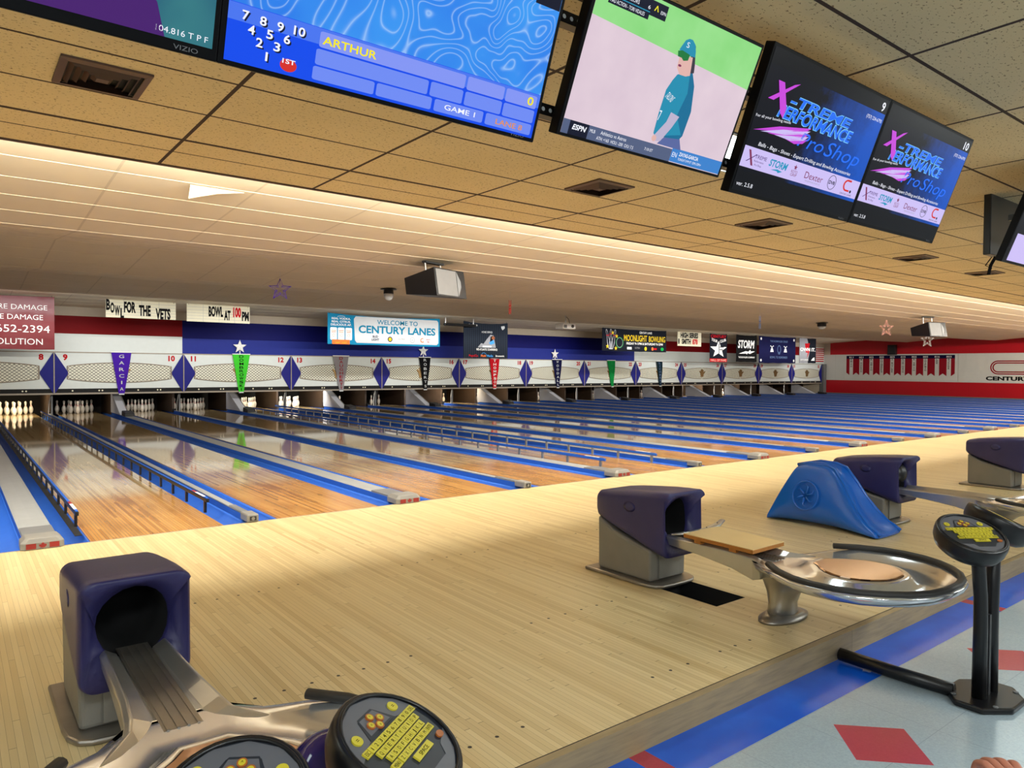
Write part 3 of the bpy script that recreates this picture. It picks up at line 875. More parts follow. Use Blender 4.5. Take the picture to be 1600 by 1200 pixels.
for i, cx in enumerate((.048, .11, .172)):
    m.m('c_w').rrect(w * (cx - .027), h * .14, w * (cx + .027), h * .54, w * .008, fr, .005 + .001 * i)
    m.m('c_org').rect(w * (cx - .02), h * .43, w * (cx + .02), h * .45, fr, .009).rect(w * (cx - .018), h * .38, w * (cx + .018), h * .40, fr, .009)
    m.ring(w * cx, h * .29, h * .045, h * .05, h * .012, fr, .009)
m.m('c_org').rect(w * .035, 0, w * .18, h * .15, fr, .0095).m('c_yel').text('nutrl', w * .08, h * .03, h * .06, fr, .011, 'C').text('nutrl', w * .135, h * .03, h * .06, fr, .011, 'C')
m.build('lettering', t); hangers(t, w, h, h + 0.02)

t, fr, w, h = banner('pinstripe_banner', 'square black pinstripe banner with grey state outline above the red pennant', 'banner', bx(13.50), bx(15.66), bz(1.83), bz(3.27), 'pinstripe', sag=0.03)
m = MB('c_w').text('Columbia', w * .2, h * .88, h * .055, fr, .004, 'C', shear=.25)
m.m('c_lg').flat([(w * .84, h * .90), (w * .92, h * .92), (w * .93, h * .86), (w * .88, h * .80), (w * .85, h * .84)], fr, .004).text('HOME OFFICE', w * .52, h * .70, h * .05, fr, .004, 'C', width=w * .24, bold=.02)
m.m('c_grey').flat([(w * .31, h * .30), (w * .39, h * .42), (w * .44, h * .40), (w * .52, h * .54), (w * .60, h * .66), (w * .67, h * .64), (w * .69, h * .50), (w * .72, h * .32), (w * .72, h * .30)], fr, .004)
m.m('c_k').flat([(w * .60, h * .60), (w * .66, h * .64), (w * .66, h * .42), (w * .58, h * .40)], fr, .006).m('c_brn').disc(w * .66, h * .57, w * .035, h * .05, fr, .007)
m.m('c_lblue').flat([(w * .56, h * .44), (w * .67, h * .52), (w * .69, h * .42), (w * .60, h * .38)], fr, .008).m('c_w').rect(w * .42, h * .305, w * .62, h * .35, fr, .008)
m.text('MID-ATLANTIC CONFERENCE', w * .52, h * .22, h * .055, fr, .004, 'C', width=w * .47, bold=.02)
m.m('c_red').text('PepsiCo', w * .22, h * .045, h * .06, fr, .004, 'C', width=w * .2, bold=.02).m('c_org').text('Multi', w * .44, h * .045, h * .06, fr, .004, 'C', bold=.03).m('c_lblue').text('Media', w * .59, h * .045, h * .06, fr, .004, 'C', bold=.03).ring(w * .45, h * .08, w * .06, h * .08, h * .01, fr, .004, a0=0, a1=180)
m.m('c_w').text('Brunswick', w * .82, h * .05, h * .05, fr, .004, 'C', width=w * .2, bold=.02)
m.build('lettering', t); hangers(t, w, h, h + 0.04)

PINO = [(-.10, -.5), (.10, -.5), (.16, -.3), (.17, -.15), (.1, .08), (.075, .2), (.1, .36), (.06, .47), (0, .5), (-.06, .47), (-.1, .36), (-.075, .2), (-.1, .08), (-.17, -.15), (-.16, -.3)]
t, fr, w, h = banner('bowling_banner', 'wide black banner with pins and ball drawn beside yellow MOONLIGHT BOWLING words', 'banner', bx(21.04), bx(25.43), bz(2.27), bz(3.31), 'c_blk')
m = MB('c_silver')
def outline(mb, pts, cx, cy, sx, sy, rot, k=.72, lift=.004):
    c0, s0 = math.cos(rot), math.sin(rot)
    def tr(q): 
        x, y = q[0] * sx, q[1] * sy
        return (cx + c0 * x - s0 * y, cy + s0 * x + c0 * y)
    n = len(pts); a = [tr(p) for p in pts]; b = [tr((p[0] * k, p[1] * .93)) for p in pts]
    o, u, ww, nn = fr
    mb.add([o + u * x + ww * y + nn * lift for x, y in a + b], [(j, (j + 1) % n, n + (j + 1) % n, n + j) for j in range(n)])
for cx, rr in ((.085, .28), (.125, .02), (.165, -.25)):
    m.m('c_silver'); outline(m, PINO, w * cx, h * .52, .55, .85, rr)
m.m('c_red').rect(w * .055, h * .66, w * .10, h * .70, fr, .005).rect(w * .10, h * .73, w * .14, h * .76, fr, .005).rect(w * .16, h * .66, w * .21, h * .70, fr, .005)
m.m('c_grn').ring(w * .255, h * .38, h * .24, h * .24, h * .02, fr, .004).m('c_grey').ring(w * .255, h * .38, h * .20, h * .22, h * .015, fr, .004)
m.m('c_yel')
for cx, cy in ((.075, .2), (.20, .12), (.15, .8), (.21, .66)): m.flat([(w * cx + a * .2, h * cy + b * .2) for a, b in STAR], fr, .006)
m.text('MOONLIGHT', w * .50, h * .47, h * .27, fr, .004, 'C', width=w * .36, bold=.02).text('BOWLING', w * .845, h * .47, h * .25, fr, .004, 'C', width=w * .27, bold=.02)
m.m('c_w').text('CENTURY LANES', w * .66, h * .82, h * .09, fr, .004, 'C', width=w * .2, bold=.02).text('FRIDAY 9-11PM & SATURDAY 9-12PM', w * .65, h * .31, h * .10, fr, .004, 'C', width=w * .58, bold=.02)
m.rect(w * .37, h * .09, w * .44, h * .20, fr, .004).m('c_grey').text('ULTRA', w * .53, h * .13, h * .08, fr, .004, 'C').m('c_yel').disc(w * .66, h * .14, h * .08, h * .09, fr, .004).m('c_org').disc(w * .77, h * .14, h * .07, h * .08, fr, .004).m('c_red').rect(w * .79, h * .10, w * .84, h * .18, fr, .004).m('c_grn').disc(w * .93, h * .14, h * .11, h * .08, fr, .004)
m.build('lettering', t); hangers(t, w, h, h + 0.03)

t, fr, w, h = banner('club_banner', 'narrow black banner with red CENTURY heading and white star emblem', 'banner', bx(28.85), bx(30.32), bz(1.85), bz(3.32), 'c_blk')
m = MB('c_red').text('CENTURY', w * .5, h * .86, h * .10, fr, .004, 'C', width=w * .9, bold=.03).rect(0, 0, w, h * .12, fr, .003).m('c_pink').text('HALL OF FAME', w * .5, h * .025, h * .075, fr, .006, 'C', width=w * .9, bold=.02)
m.m('c_w').flat([(w * (.5 + a * 1.0), h * (.44 + b * .62)) for a, b in STAR], fr, .004).text('TOUR', w * .25, h * .72, h * .09, fr, .005, 'C', width=w * .36, bold=.03, rot=-.2).text('CLUB', w * .76, h * .72, h * .09, fr, .005, 'C', width=w * .36, bold=.03, rot=.2)
m.m('c_k').rect(w * .5, h * .30, w * .54, h * .66, fr, .006).m('c_k').rect(w * .56, h * .52, w * .8, h * .55, fr, .006).rect(w * .56, h * .42, w * .76, h * .45, fr, .006)
m.build('lettering', t); hangers(t, w, h, h + 0.03)
t, fr, w, h = banner('storm_banner', 'black banner with white slanted STORM lettering and lightning bolt', 'banner', bx(31.14), bx(33.03), bz(1.88), bz(3.34), 'c_k')
m = MB('c_w').text('STORM', w * .46, h * .52, h * .28, fr, .004, 'C', width=w * .78, bold=.03, shear=.12).flat([(w * .12, h * .30), (w * .45, h * .40), (w * .58, h * .38), (w * .68, h * .46), (w * .68, h * .40), (w * .9, h * .40), (w * .66, h * .30), (w * .55, h * .33), (w * .5, h * .27), (w * .48, h * .31)], fr, .004)
m.text("THE BOWLER'S COMPANY", w * .5, h * .14, h * .06, fr, .004, 'C', width=w * .8, bold=.02).build('lettering', t); hangers(t, w, h, h + 0.03)
t, fr, w, h = banner('navy_banner', 'wide dark navy banner with faint lettering and two white pin figures', 'banner', bx(33.25), bx(36.93), bz(1.84), bz(3.34), 'c_navy')
m = MB('c_mid').text('THE ROMINGER SERIES', w * .53, h * .79, h * .07, fr, .004, 'C', width=w * .48, bold=.02).text('BOWL TO REMEMBER', w * .53, h * .18, h * .08, fr, .004, 'C', width=w * .48, bold=.02)
m.ring(w * .535, h * .52, w * .05, h * .16, h * .03, fr, .004).disc(w * .535, h * .38, w * .03, h * .05, fr, .004).m('c_w')
for cx in (.34, .71): m.flat([(w * (cx - .045), h * .42), (w * (cx + .045), h * .42), (w * (cx + .02), h * .56), (w * (cx - .02), h * .56)], fr, .004).disc(w * cx, h * .60, w * .018, h * .03, fr, .004).disc(w * (cx - .035), h * .64, w * .012, h * .02, fr, .004).disc(w * (cx + .035), h * .64, w * .012, h * .02, fr, .004)
for cx, cy in ((.05, .9), (.95, .9), (.05, .1), (.95, .1)): m.disc(w * cx, h * cy, w * .02, h * .05, fr, .004)
m.build('lettering', t); hangers(t, w, h, h + 0.03)
t, fr, w, h = banner('slogan_banner', 'black and grey banner reading OWN IT with red bolt beside the striped flag', 'banner', bx(37.34), bx(39.18), bz(1.87), bz(3.36), 'c_blk')
m = MB('c_grey').flat([(0, 0), (w * .5, 0), (w * .62, h * .5), (w * .45, h), (0, h)], fr, .003).m('c_red').flat([(w * .32, h * .78), (w * .62, h * .80), (w * .55, h * .55), (w * .66, h * .56), (w * .44, h * .18), (w * .50, h * .42), (w * .38, h * .42)], fr, .004).m('c_w').text('OWN IT.', w * .5, h * .48, h * .13, fr, .006, 'C', width=w * .9, bold=.03).text('STORM', w * .3, h * .1, h * .06, fr, .006, 'C', width=w * .45, bold=.02)
m.flat([(w * .7, h * .1), (w * .92, h * .1), (w * .9, h * .24), (w * .8, h * .2)], fr, .004).build('lettering', t); hangers(t, w, h, h + 0.02)
t = thing('striped_flag', 'red and white striped flag on the wall behind the OWN IT banner', 'flag', (39.7, 16.57, 1.97))
m = MB('c_w').box(-0.52, 0.52, 0, 0.01, 0, 0.86); m.build('cloth', t)
m = MB('c_red')
for i in range(7): m.rect(-0.52, 0.123 * i, 0.52, 0.123 * i + 0.066, frame((0, -0.002, 0)), 0.0)
m.build('stripes', t)
t = thing('projector_screen', 'slim black roll-up screen case fixed high beside the pinstripe banner', 'screen case', (bx(13.3), YB - 0.2, 2.90))
MB('black').tube([(-0.75, 0, 0.06), (0.55, 0, 0.06)], 0.05, 10).build('case', t)
MB('steel').box(-0.72, -0.69, -0.01, 0.01, 0.08, 0.295).box(0.45, 0.48, -0.01, 0.01, 0.08, 0.295).build('bracket', t)

# ------------------------------------------------------------------ right wall dressing
def wfr(y, z): return frame((XR - 0.012, y, z), (0, -1, 0), (0, 0, 1))
t = thing('record_banner', 'long white banner with navy heading and row of red swallowtail strips on the far wall', 'banner', (XR - 0.01, 12.2, 1.0))
f0 = frame((-0.004, 0, 0), (0, -1, 0), (0, 0, 1))
MB('vinylw').box(-0.004, 0.004, -3.07, 3.07, -0.05, 1.38).build('sheet', t)
m = MB('c_navy').rect(-2.97, 1.14, 2.97, 1.33, f0, .003)
NUM = ['811', '801', '802', '805', '803', '810', '802', '800', '816', '803']
NAM = ['SMITH', 'M HUDSON', 'R SMITH', 'CHAMBERS', 'A BUTLER', 'ROBINSON', 'R SMITH', 'CHAPMAN', 'LEE', 'BARKER']
for i in range(11):
    cx = -2.97 + 0.594 * i
    a0, a1 = cx - 0.19, cx + 0.19
    a0 = max(a0, -2.97); a1 = min(a1, 2.97)
    m.m('c_dred').flat([(a0, 1.14), (a0, .18), (cx if a0 < cx < a1 else (a0 if i == 0 else a1), .32), (a1, .18), (a1, 1.14)], f0, .003)
for i in range(10):
    cx = -2.97 + 0.594 * (i + .5)
    m.m('c_w').text(NUM[i], cx, 1.19, .09, f0, .005, 'C', width=.26, bold=.02)
    for j, ch in enumerate(NAM[i]):
        if ch != ' ': m.m('c_k').text(ch, cx, 1.05 - j * .10, .075, f0, .003, 'C', width=.09 if ch != 'I' else .02, bold=.02)
m.build('lettering', t)
t = thing('club_wall_banner', 'creased white vinyl banner with red looped C emblem and black CENTURY lettering', 'banner', (XR - 0.01, 6.6, 0.92))
MB('vinylw').box(-0.004, 0.004, -2.4, 2.45, -0.01, 1.47).build('sheet', t)
m = MB('c_dred')
for r0, r1 in ((.36, .30), (.26, .20)):
    m.ring(-0.60, .74, r0, r0, r0 - r1, f0, .003, a0=90, a1=270)
    for sg in (1, -1): m.rect(-0.60, .74 + sg * r0 if sg < 0 else .74 + r1, 0.75, .74 - r1 if sg < 0 else .74 + r0, f0, .003)
m.m('c_k').text('CENTURY LANES', -1.15, .08, .19, f0, .003, 'L', width=3.3, bold=.045)
m.build('lettering', t)
t = thing('wall_speaker', 'small dark box speaker on the red band of the far wall', 'speaker', (XR - 0.14, 12.45, 2.36))
MB('black').box(-0.12, 0.12, -0.22, 0.22, 0, 0.56).build('cabinet', t, bevel=0.01)
MB('teal' if 'teal' in M else 'dark').box(-0.126, -0.12, -0.19, 0.19, 0.03, 0.53).build('grille', t)

# ------------------------------------------------------------------ things under the lane ceiling
def ceil_z(y):
    for (y0, z0), (y1, z1) in zip(prof, prof[1:]):
        if y0 <= y <= y1: return z0 + (z1 - z0) * (y - y0) / (y1 - y0)
    return 3.0


def speaker(loc, s, rz, tilt, label):
    t = thing('ceiling_speaker', label, 'speaker', loc, rz, 'speakers hung from the lane ceiling')
    R = Matrix.Rotation(tilt, 3, 'X')
    def T(mb): mb.v = [tuple(R @ Vector(v)) for v in mb.v]; return mb
    b = MB('black')
    # wedge cabinet: big front, small back
    fw, fh, bw, bh, d = 0.42 * s, 0.26 * s, 0.30 * s, 0.16 * s, 0.42 * s
    b.loft([[(-fw, -d, -fh), (fw, -d, -fh), (fw, -d, fh), (-fw, -d, fh)], [(-bw, d, -bh * .3), (bw, d, -bh * .3), (bw, d, fh), (-bw, d, fh)]])
    T(b).build('cabinet', t, bevel=0.008)
    g = MB('spkgrey').box(-fw * .93, fw * .38, -d - 0.012, -d, -fh * .90, fh * .90); T(g).build('grille', t, bevel=0.004)
    hn = MB('greyd'); x0, x1 = fw * .42, fw * .94
    hn.loft([[(x0, -d - 0.006, -fh * .88), (x1, -d - 0.006, -fh * .88), (x1, -d - 0.006, fh * .88), (x0, -d - 0.006, fh * .88)], [(x0 + .3 * (x1 - x0), -d + 0.10 * s, -fh * .3), (x1 - .3 * (x1 - x0), -d + 0.10 * s, -fh * .3), (x1 - .3 * (x1 - x0), -d + 0.10 * s, fh * .3), (x0 + .3 * (x1 - x0), -d + 0.10 * s, fh * .3)]], True, False, True)
    for i, v in enumerate(hn.v): hn.v[i] = (v[0], v[1] - 0.004, v[2])
    hh = MB('black').box(x0, x1, -d - 0.003, -d - 0.001, -fh * .88, fh * .88); T(hh).build('horn_throat', t)
    cone = MB('greyd').loft([[(x0, -d - 0.010, -fh * .88), (x0 + .1 * s, -d - 0.010, -fh * .2), (x0 + .1 * s, -d - 0.010, fh * .2), (x0, -d - 0.010, fh * .88)], [(x0, -d - 0.004, -fh * .88), (x0 + .1 * s, -d - 0.004, -fh * .2), (x0 + .1 * s, -d - 0.004, fh * .2), (x0, -d - 0.004, fh * .88)]])
    T(cone).build('horn_flare', t)
    zt = ceil_z(loc[1]) - loc[2]
    for sx in (-1, 1):
        MB('steel').tube([(sx * fw * .5, 0, fh * .9), (sx * fw * .5, 0.02, zt - 0.01)], 0.012, 6).build('chain', t)
    MB('blackmat').box(-fw * .6, fw * .6, -0.03, 0.05, zt - 0.03, zt - 0.004).build('mounting_bar', t)
    return t


speaker((3.55, 2.55, 2.66), 0.82, 0.30, -0.16, 'black wedge speaker with pale grey grille hung nearest above the lanes')
speaker((20.5, 2.5, 2.60), 0.82, -0.30, -0.2, 'black wedge speaker with white grille hung near the red wall')

t = thing('dome_camera', 'black collared dome camera with white bubble on the ceiling by the nearer speaker', 'camera', (5.02, 6.72, ceil_z(6.72) - 0.01))
MB('black').lathe([(0.17, 0), (0.17, -0.012), (0.10, -0.015), (0.105, -0.09), (0.10, -0.10)], 18).build('collar', t)
b = MB('c_lg'); b.smooth = True; b.lathe([(0.10, -0.10), (0.098, -0.15), (0.075, -0.205), (0.04, -0.232), (0.005, -0.24)], 18); b.build('bubble', t)
t = thing('smoke_dome', 'dark mounted dome with white underside on the ceiling toward the red wall', 'camera', (21.8, 6.5, ceil_z(6.5) - 0.01))
MB('black').lathe([(0.20, 0), (0.20, -0.015), (0.15, -0.02), (0.15, -0.12), (0.14, -0.13)], 18).build('collar', t)
b = MB('c_lg'); b.smooth = True; b.lathe([(0.14, -0.13), (0.12, -0.18), (0.06, -0.215), (0.005, -0.22)], 18); b.build('bubble', t)
t = thing('projector', 'white projector on a thin ceiling pole over the middle lanes', 'projector', (13.4, 10.5, 2.72))
MB('c_w').box(-0.27, 0.27, -0.2, 0.2, 0, 0.17).build('body', t, bevel=0.03, seg=3)
MB('greyd').box(-0.25, -0.12, -0.206, -0.2, 0.03, 0.13).build('vent_panel', t)
MB('dark').tube([(0.12, -0.2, 0.09), (0.12, -0.225, 0.09)], 0.05, 12).build('lens', t)
MB('steel').tube([(0, 0, 0.17), (0, 0, ceil_z(10.5) - 2.72)], 0.02, 8).build('pole', t)
MB('c_k').tube([(0.02, 0.02, ceil_z(10.5) - 2.74), (0.16, 0.03, 0.33), (0.22, 0.03, 0.16)], 0.008, 5).build('cable', t)

for x, y, r, c, z, rz, lab in ((2.45, 5.98, .20, 'c_pur', 2.84, 0.45, 'lilac wire star hanging above the letter boards'), (7.61, 5.92, .17, 'c_red', 2.80, -0.914, 'red wire star hanging edge on above the pinstripe banner'), (15.49, 4.8, .2, 'c_mid', 2.75, -0.58, 'bluish wire star hanging edge on above the navy banner'),
                            (19.87, 3.4, .25, 'c_pink', 2.72, 0.4, 'faint pink wire star hanging near the far wall'), (29.0, 6.0, .30, 'c_w', 2.70, 0.5, 'white wire star hanging just below the farther speaker')):
    t = thing('wire_star', lab, 'hanging star', (x, y, z), -rz, 'hanging wire stars')
    b = MB(c)
    for q, dy in ((1.0, -0.02), (1.0, 0.02), (0.62, 0.0)):
        b.tube([(a * r * 2 * q, dy, e * r * 2 * q) for a, e in STAR], 0.0045, 5, closed=True)
    for i in range(10): b.tube([(STAR[i][0] * r * 2, -0.02, STAR[i][1] * r * 2), (STAR[i][0] * r * 1.24, 0, STAR[i][1] * r * 1.24), (STAR[i][0] * r * 2, 0.02, STAR[i][1] * r * 2)], 0.0035, 4)
    b.build('wire_frame', t)
    MB('c_lg').tube([(0, 0, r), (0, 0, ceil_z(y) - z)], 0.0025, 4).build('thread', t)

tf = MB('beige')
fy, fz = 0.48, ceil_z(0.5) - 0.008
tf.add([(-0.42, fy, fz), (0.08, fy, fz), (-0.16, fy + 0.05, fz - 0.035), (-0.34, fy + 0.09, fz - 0.085), (-0.42, fy + 0.07, fz - 0.115), (-0.42, fy, fz + 0.004), (0.08, fy, fz + 0.004), (-0.16, fy + 0.055, fz - 0.031), (-0.34, fy + 0.095, fz - 0.081), (-0.42, fy + 0.075, fz - 0.111)],
       [(0, 1, 2), (0, 2, 3), (0, 3, 4), (5, 7, 6), (5, 8, 7), (5, 9, 8), (0, 4, 9, 5), (4, 3, 8, 9), (3, 2, 7, 8), (2, 1, 6, 7), (1, 0, 5, 6)])
tag(tf.build('loose_flap', loc=(-0.2, fy, fz)), 'pale loose flap peeling down from the lane ceiling near the low ceiling edge', 'ceiling flap')

# ------------------------------------------------------------------ vents and troffers of the low ceiling
v0 = None
for i, (x, lab) in enumerate(((-1.58, 'brown square ceiling vent nearest the big blue score screen'), (2.12, 'brown square ceiling vent under the baseball screen'), (4.53, 'brown square ceiling vent below the pair of pro shop screens'), (8.10, 'brown square ceiling vent past the pro shop screens'), (10.5, 'brown square ceiling vent farthest down the row'))):
    if v0 is None:
        v0 = thing('ceiling_vent', lab, 'vent', (x, -2.43, H), 0, 'brown ceiling vents')
        f = MB('vent'); fw = 0.21
        for a0, a1, z0, z1 in ((fw, fw - 0.035, -0.012, -0.018),):
            f.add([(-a0, -a0, 0), (a0, -a0, 0), (a0, a0, 0), (-a0, a0, 0), (-a0, -a0, z0), (a0, -a0, z0), (a0, a0, z0), (-a0, a0, z0), (-a1, -a1, z1), (a1, -a1, z1), (a1, a1, z1), (-a1, a1, z1)],
                  [(0, 1, 5, 4), (1, 2, 6, 5), (2, 3, 7, 6), (3, 0, 4, 7), (4, 5, 9, 8), (5, 6, 10, 9), (6, 7, 11, 10), (7, 4, 8, 11)])
        f.build('frame', v0)
        lv = MB('vent')
        for q in range(4):
            a = 0.165 - q * 0.038; bq = a - 0.020
            lv.add([(-a, -a, -0.002), (a, -a, -0.002), (a, a, -0.002), (-a, a, -0.002), (-bq, -bq, -0.024), (bq, -bq, -0.024), (bq, bq, -0.024), (-bq, bq, -0.024)], [(0, 1, 5, 4), (1, 2, 6, 5), (2, 3, 7, 6), (3, 0, 4, 7)])
        lv.box(-0.03, 0.03, -0.03, 0.03, -0.022, -0.012); lv.build('louvres', v0)
        MB('blackmat').box(-0.18, 0.18, -0.18, 0.18, -0.003, -0.001).build('duct_opening', v0)
    else:
        dup(v0, (x, -2.43, H), lab)
M['troffer'] = glow('troffer_diffuser', (0.86, 1.0, 0.98, 1), 9.0)
t0 = None
for i, (x, lab) in enumerate(((2.08, 'lit ceiling light panel glimpsed between the baseball and pro shop screens'), (8.18, 'lit ceiling light panel beside the black box at the frame edge'), (-4.02, 'lit ceiling light panel over the first ball return'), (14.28, 'lit ceiling light panel farthest along the ceiling'))):
    if t0 is None:
        t0 = thing('ceiling_light', lab, 'ceiling light', (x, -3.695, H), 0, 'ceiling light panels')
        MB('troffer').box(-0.58, 0.58, -0.28, 0.28, -0.004, -0.001).build('diffuser', t0)
        f = MB('c_lg')
        for a in ((-0.60, 0.60, -0.30, -0.28), (-0.60, 0.60, 0.28, 0.30), (-0.60, -0.58, -0.28, 0.28), (0.58, 0.60, -0.28, 0.28)): f.box(*a, -0.008, -0.001)
        f.build('frame', t0)
    else:
        dup(t0, (x, -3.695, H), lab)

# ------------------------------------------------------------------ screens
def swirl(t):
    vec, x, y, z = t.coords()
    nd = t.n('ShaderNodeTexNoise', i_Scale=1.5, i_Detail=0.6, i_Distortion=3.6); t.l(vec, nd.inputs['Vector'])
    wv = t.math('ABSOLUTE', t.math('SINE', t.math('MULTIPLY', nd.outputs[0], 44)))
    li = t.math('POWER', t.math('SUBTRACT', 1.0, wv), 4.0)
    base = t.mix(t.noise(vec, 4, 2), rgb(20, 90, 225), rgb(70, 170, 250))
    return t.mix(t.math('MULTIPLY', li, 0.65), base, rgb(180, 215, 255))


def tealswirl(t):
    vec, x, y, z = t.coords()
    nd = t.n('ShaderNodeTexNoise', i_Scale=2.6, i_Detail=2, i_Distortion=1.6); t.l(vec, nd.inputs['Vector'])
    return t.mix(nd.outputs[0], rgb(10, 66, 116), rgb(70, 150, 150))


def dirt(t):
    vec, x, y, z = t.coords()
    return t.mix(t.noise(vec, 7, 3), rgb(212, 190, 206), rgb(232, 212, 222))


def turf(t):
    vec, x, y, z = t.coords()
    return t.mix(t.noise(vec, 5, 3), rgb(116, 206, 104), rgb(170, 234, 158))


def proback(t):
    vec, x, y, z = t.coords()
    nz = t.noise(vec, 3.5, 5, 0.7)
    f = t.math('ADD', t.math('MULTIPLY', x, 1.7), t.math('MULTIPLY', nz, 1.5)); f2 = t.math('SUBTRACT', f, 0.62); f2.node.use_clamp = True
    return t.mix(f2, rgb(2, 4, 18), rgb(8, 86, 200))


S = {}
for nm, c in dict(black=(2, 3, 8), blue=(16, 76, 236), bandb=(74, 118, 240), cell=(132, 150, 244), cell2=(112, 140, 244), white=(244, 246, 255), yel=(246, 232, 40), org=(232, 146, 60), red=(214, 48, 40), tl=(36, 142, 176), tld=(24, 110, 150), skin=(226, 180, 172), hair=(60, 56, 70), shade=(30, 120, 60), sleeve=(190, 180, 206), tick=(84, 96, 128), tick2=(60, 130, 205), navy=(14, 18, 40), lav=(206, 192, 246), pink=(202, 70, 220), azure=(30, 110, 246), purple=(72, 30, 110), sky=(40, 60, 150), pants=(90, 104, 160), maroon=(130, 50, 90), cyan=(30, 150, 190), grey=(150, 150, 170), edge=(120, 200, 255)).items():
    S[nm] = glow('screen_' + nm, rgb(*c), 1.0)
S['swirl'] = glow('screen_swirl', None, 1.0, swirl); S['teal'] = glow('screen_teal', None, 0.85, tealswirl); S['dirt'] = glow('screen_dirt', None, 1.0, dirt); S['turf'] = glow('screen_turf', None, 1.0, turf); S['proback'] = glow('screen_backdrop', None, 0.9, proback)
for k_, v_ in list(S.items()): M['s_' + k_] = v_


def tv(label, x, y, z, tilt, W, Hh, logo='VIZIO', depth=0.05, bez=(0.014, 0.026)):
    """tilted set; returns root, screen frame with unit axes scaled to the outer size (0..1 across the whole front)"""
    t = thing('television', label, 'television', (x, y, z), 0, 'televisions over the approach')
    t.rotation_euler = (tilt, 0, 0)     # leans its face down: top edge toward the bowlers
    b = MB('bezel'); hw, hh = W / 2, Hh / 2
    b.box(-hw, hw, 0, depth, -hh, hh); b.build('casing', t, bevel=0.004)
    MB('bezel').box(-hw * .6, hw * .6, depth, depth + 0.04, -hh * .7, hh * .6).build('rear_housing', t)
    f = (Vector((-hw, -0.001, -hh)), Vector((W, 0, 0)), Vector((0, 0, Hh)), Vector((0, -1, 0)))
    if logo:
        MB('logo').text(logo, .955, .012, .018, f, .0005, 'R', width=.055).build('maker_badge', t)
    return t, f


TY, TZ, TT = -4.927, 2.588, 0.364
def GW(s): return .0055 if s == '1' else (.030 if s == '10' else .0165)
# lane 7 screen
t, f = tv('large dim teal and purple screen partly out of view beside the blue score screen', -2.211, TY, TZ, TT, 1.1, 0.656)
m = MB('s_teal').rect(.014, .045, .986, .975, f, .0005).m('s_purple').flat([(.45, .045), (.88, .045), (.86, .16), (.80, .27), (.74, .27), (.62, .20)], f, .001).m('s_white').text('104.816 T P F', .975, .062, .022, f, .001, 'R', width=.115)
m.build('screen', t)
# lane 8 score screen
t, f = tv('large bright blue score screen listing ARTHUR for lane 8', -1.111, TY, TZ, TT, 1.1, 0.656)
m = MB('s_swirl').rect(.014, .24, .986, .975, f, .0005)
m.m('s_blue').rect(.014, .02, .986, .245, f, .001).m('s_bandb').rect(.014, .178, .986, .243, f, .0015).m('s_navy').rect(.89, .66, .985, .80, f, .001)
m.m('s_cell')
L = .002
for a in ((.245, .168, .70, .232), (.708, .168, .845, .232), (.852, .168, .975, .232)): m.rrect(*a, .008, f, L)
m.m('s_cell2')
for a in ((.24, .095, .58, .160), (.588, .095, .70, .160), (.708, .095, .845, .160), (.852, .095, .975, .160), (.237, .032, .415, .088), (.422, .032, .60, .088), (.61, .032, .785, .088), (.795, .032, .975, .088)): m.rrect(*a, .008, f, L)
m.m('s_white')
for s, (x, y) in zip(('7', '8', '9', '10', '4', '5', '6', '2', '3', '1'), ((.055, .206), (.098, .203), (.141, .201), (.190, .205), (.072, .158), (.117, .160), (.161, .160), (.094, .118), (.138, .120), (.115, .072))):
    m.m('s_navy').text(s, x + .004, y - .022, .034, f, .003, 'C', width=GW(s), bold=.02)
    m.m('s_white').text(s, x, y - .017, .034, f, .0035, 'C', width=GW(s), bold=.02)
m.m('s_red').disc(.172, .060, .022, .026, f, .003).m('s_white').text('1ST', .172, .066, .018, f, .0045, 'C', width=.034, bold=.02)
m.m('s_yel').text('ARTHUR', .253, .183, .033, f, .003, 'L', width=.155, bold=.02).text('0', .962, .182, .040, f, .003, 'R', width=.024, bold=.02)
m.m('s_white').text('GAME 1', .70, .050, .024, f, .003, 'C', width=.11, bold=.01).m('s_org').text('LANE 8', .887, .046, .026, f, .003, 'C', width=.105, bold=.01)
m.build('screen', t)
# baseball screen
t, f = tv('screen showing a baseball player in teal on a pale infield', 0.015, -4.943, 2.583, 0.416, 0.97, 0.559, None)
m = MB('s_dirt').rect(.016, .02, .984, .975, f, .0005).m('s_turf').flat([(.016, .742), (.984, .670), (.984, .975), (.016, .975)], f, .001)
m.m('s_tick').rect(.016, .02, .640, .110, f, .001).m('s_navy').rect(.05, .02, .15, .110, f, .0015).m('s_tick2').rect(.640, .025, .984, .122, f, .0012)
m.m('s_white').text('ESPN', .10, .058, .032, f, .002, 'C', width=.068, bold=.03, shear=.15).text('MLB', .172, .068, .022, f, .002, 'C', width=.028).text('Athletics vs Astros', .215, .072, .024, f, .002, 'L', width=.145).text('ATH: +165  HOU: -200  O/U: 7.5', .20, .034, .022, f, .002, 'L', width=.21).text('7:10 ET', .50, .052, .02, f, .002, 'C', width=.05)
m.text('EN', .662, .06, .035, f, .002, 'C', width=.03).text('ZAYAS-GARCIA', .69, .078, .026, f, .002, 'L', width=.13, bold=.02).text('TONIGHT 8 PM ET  ESPN, ESPN+', .69, .046, .018, f, .002, 'L', width=.16)
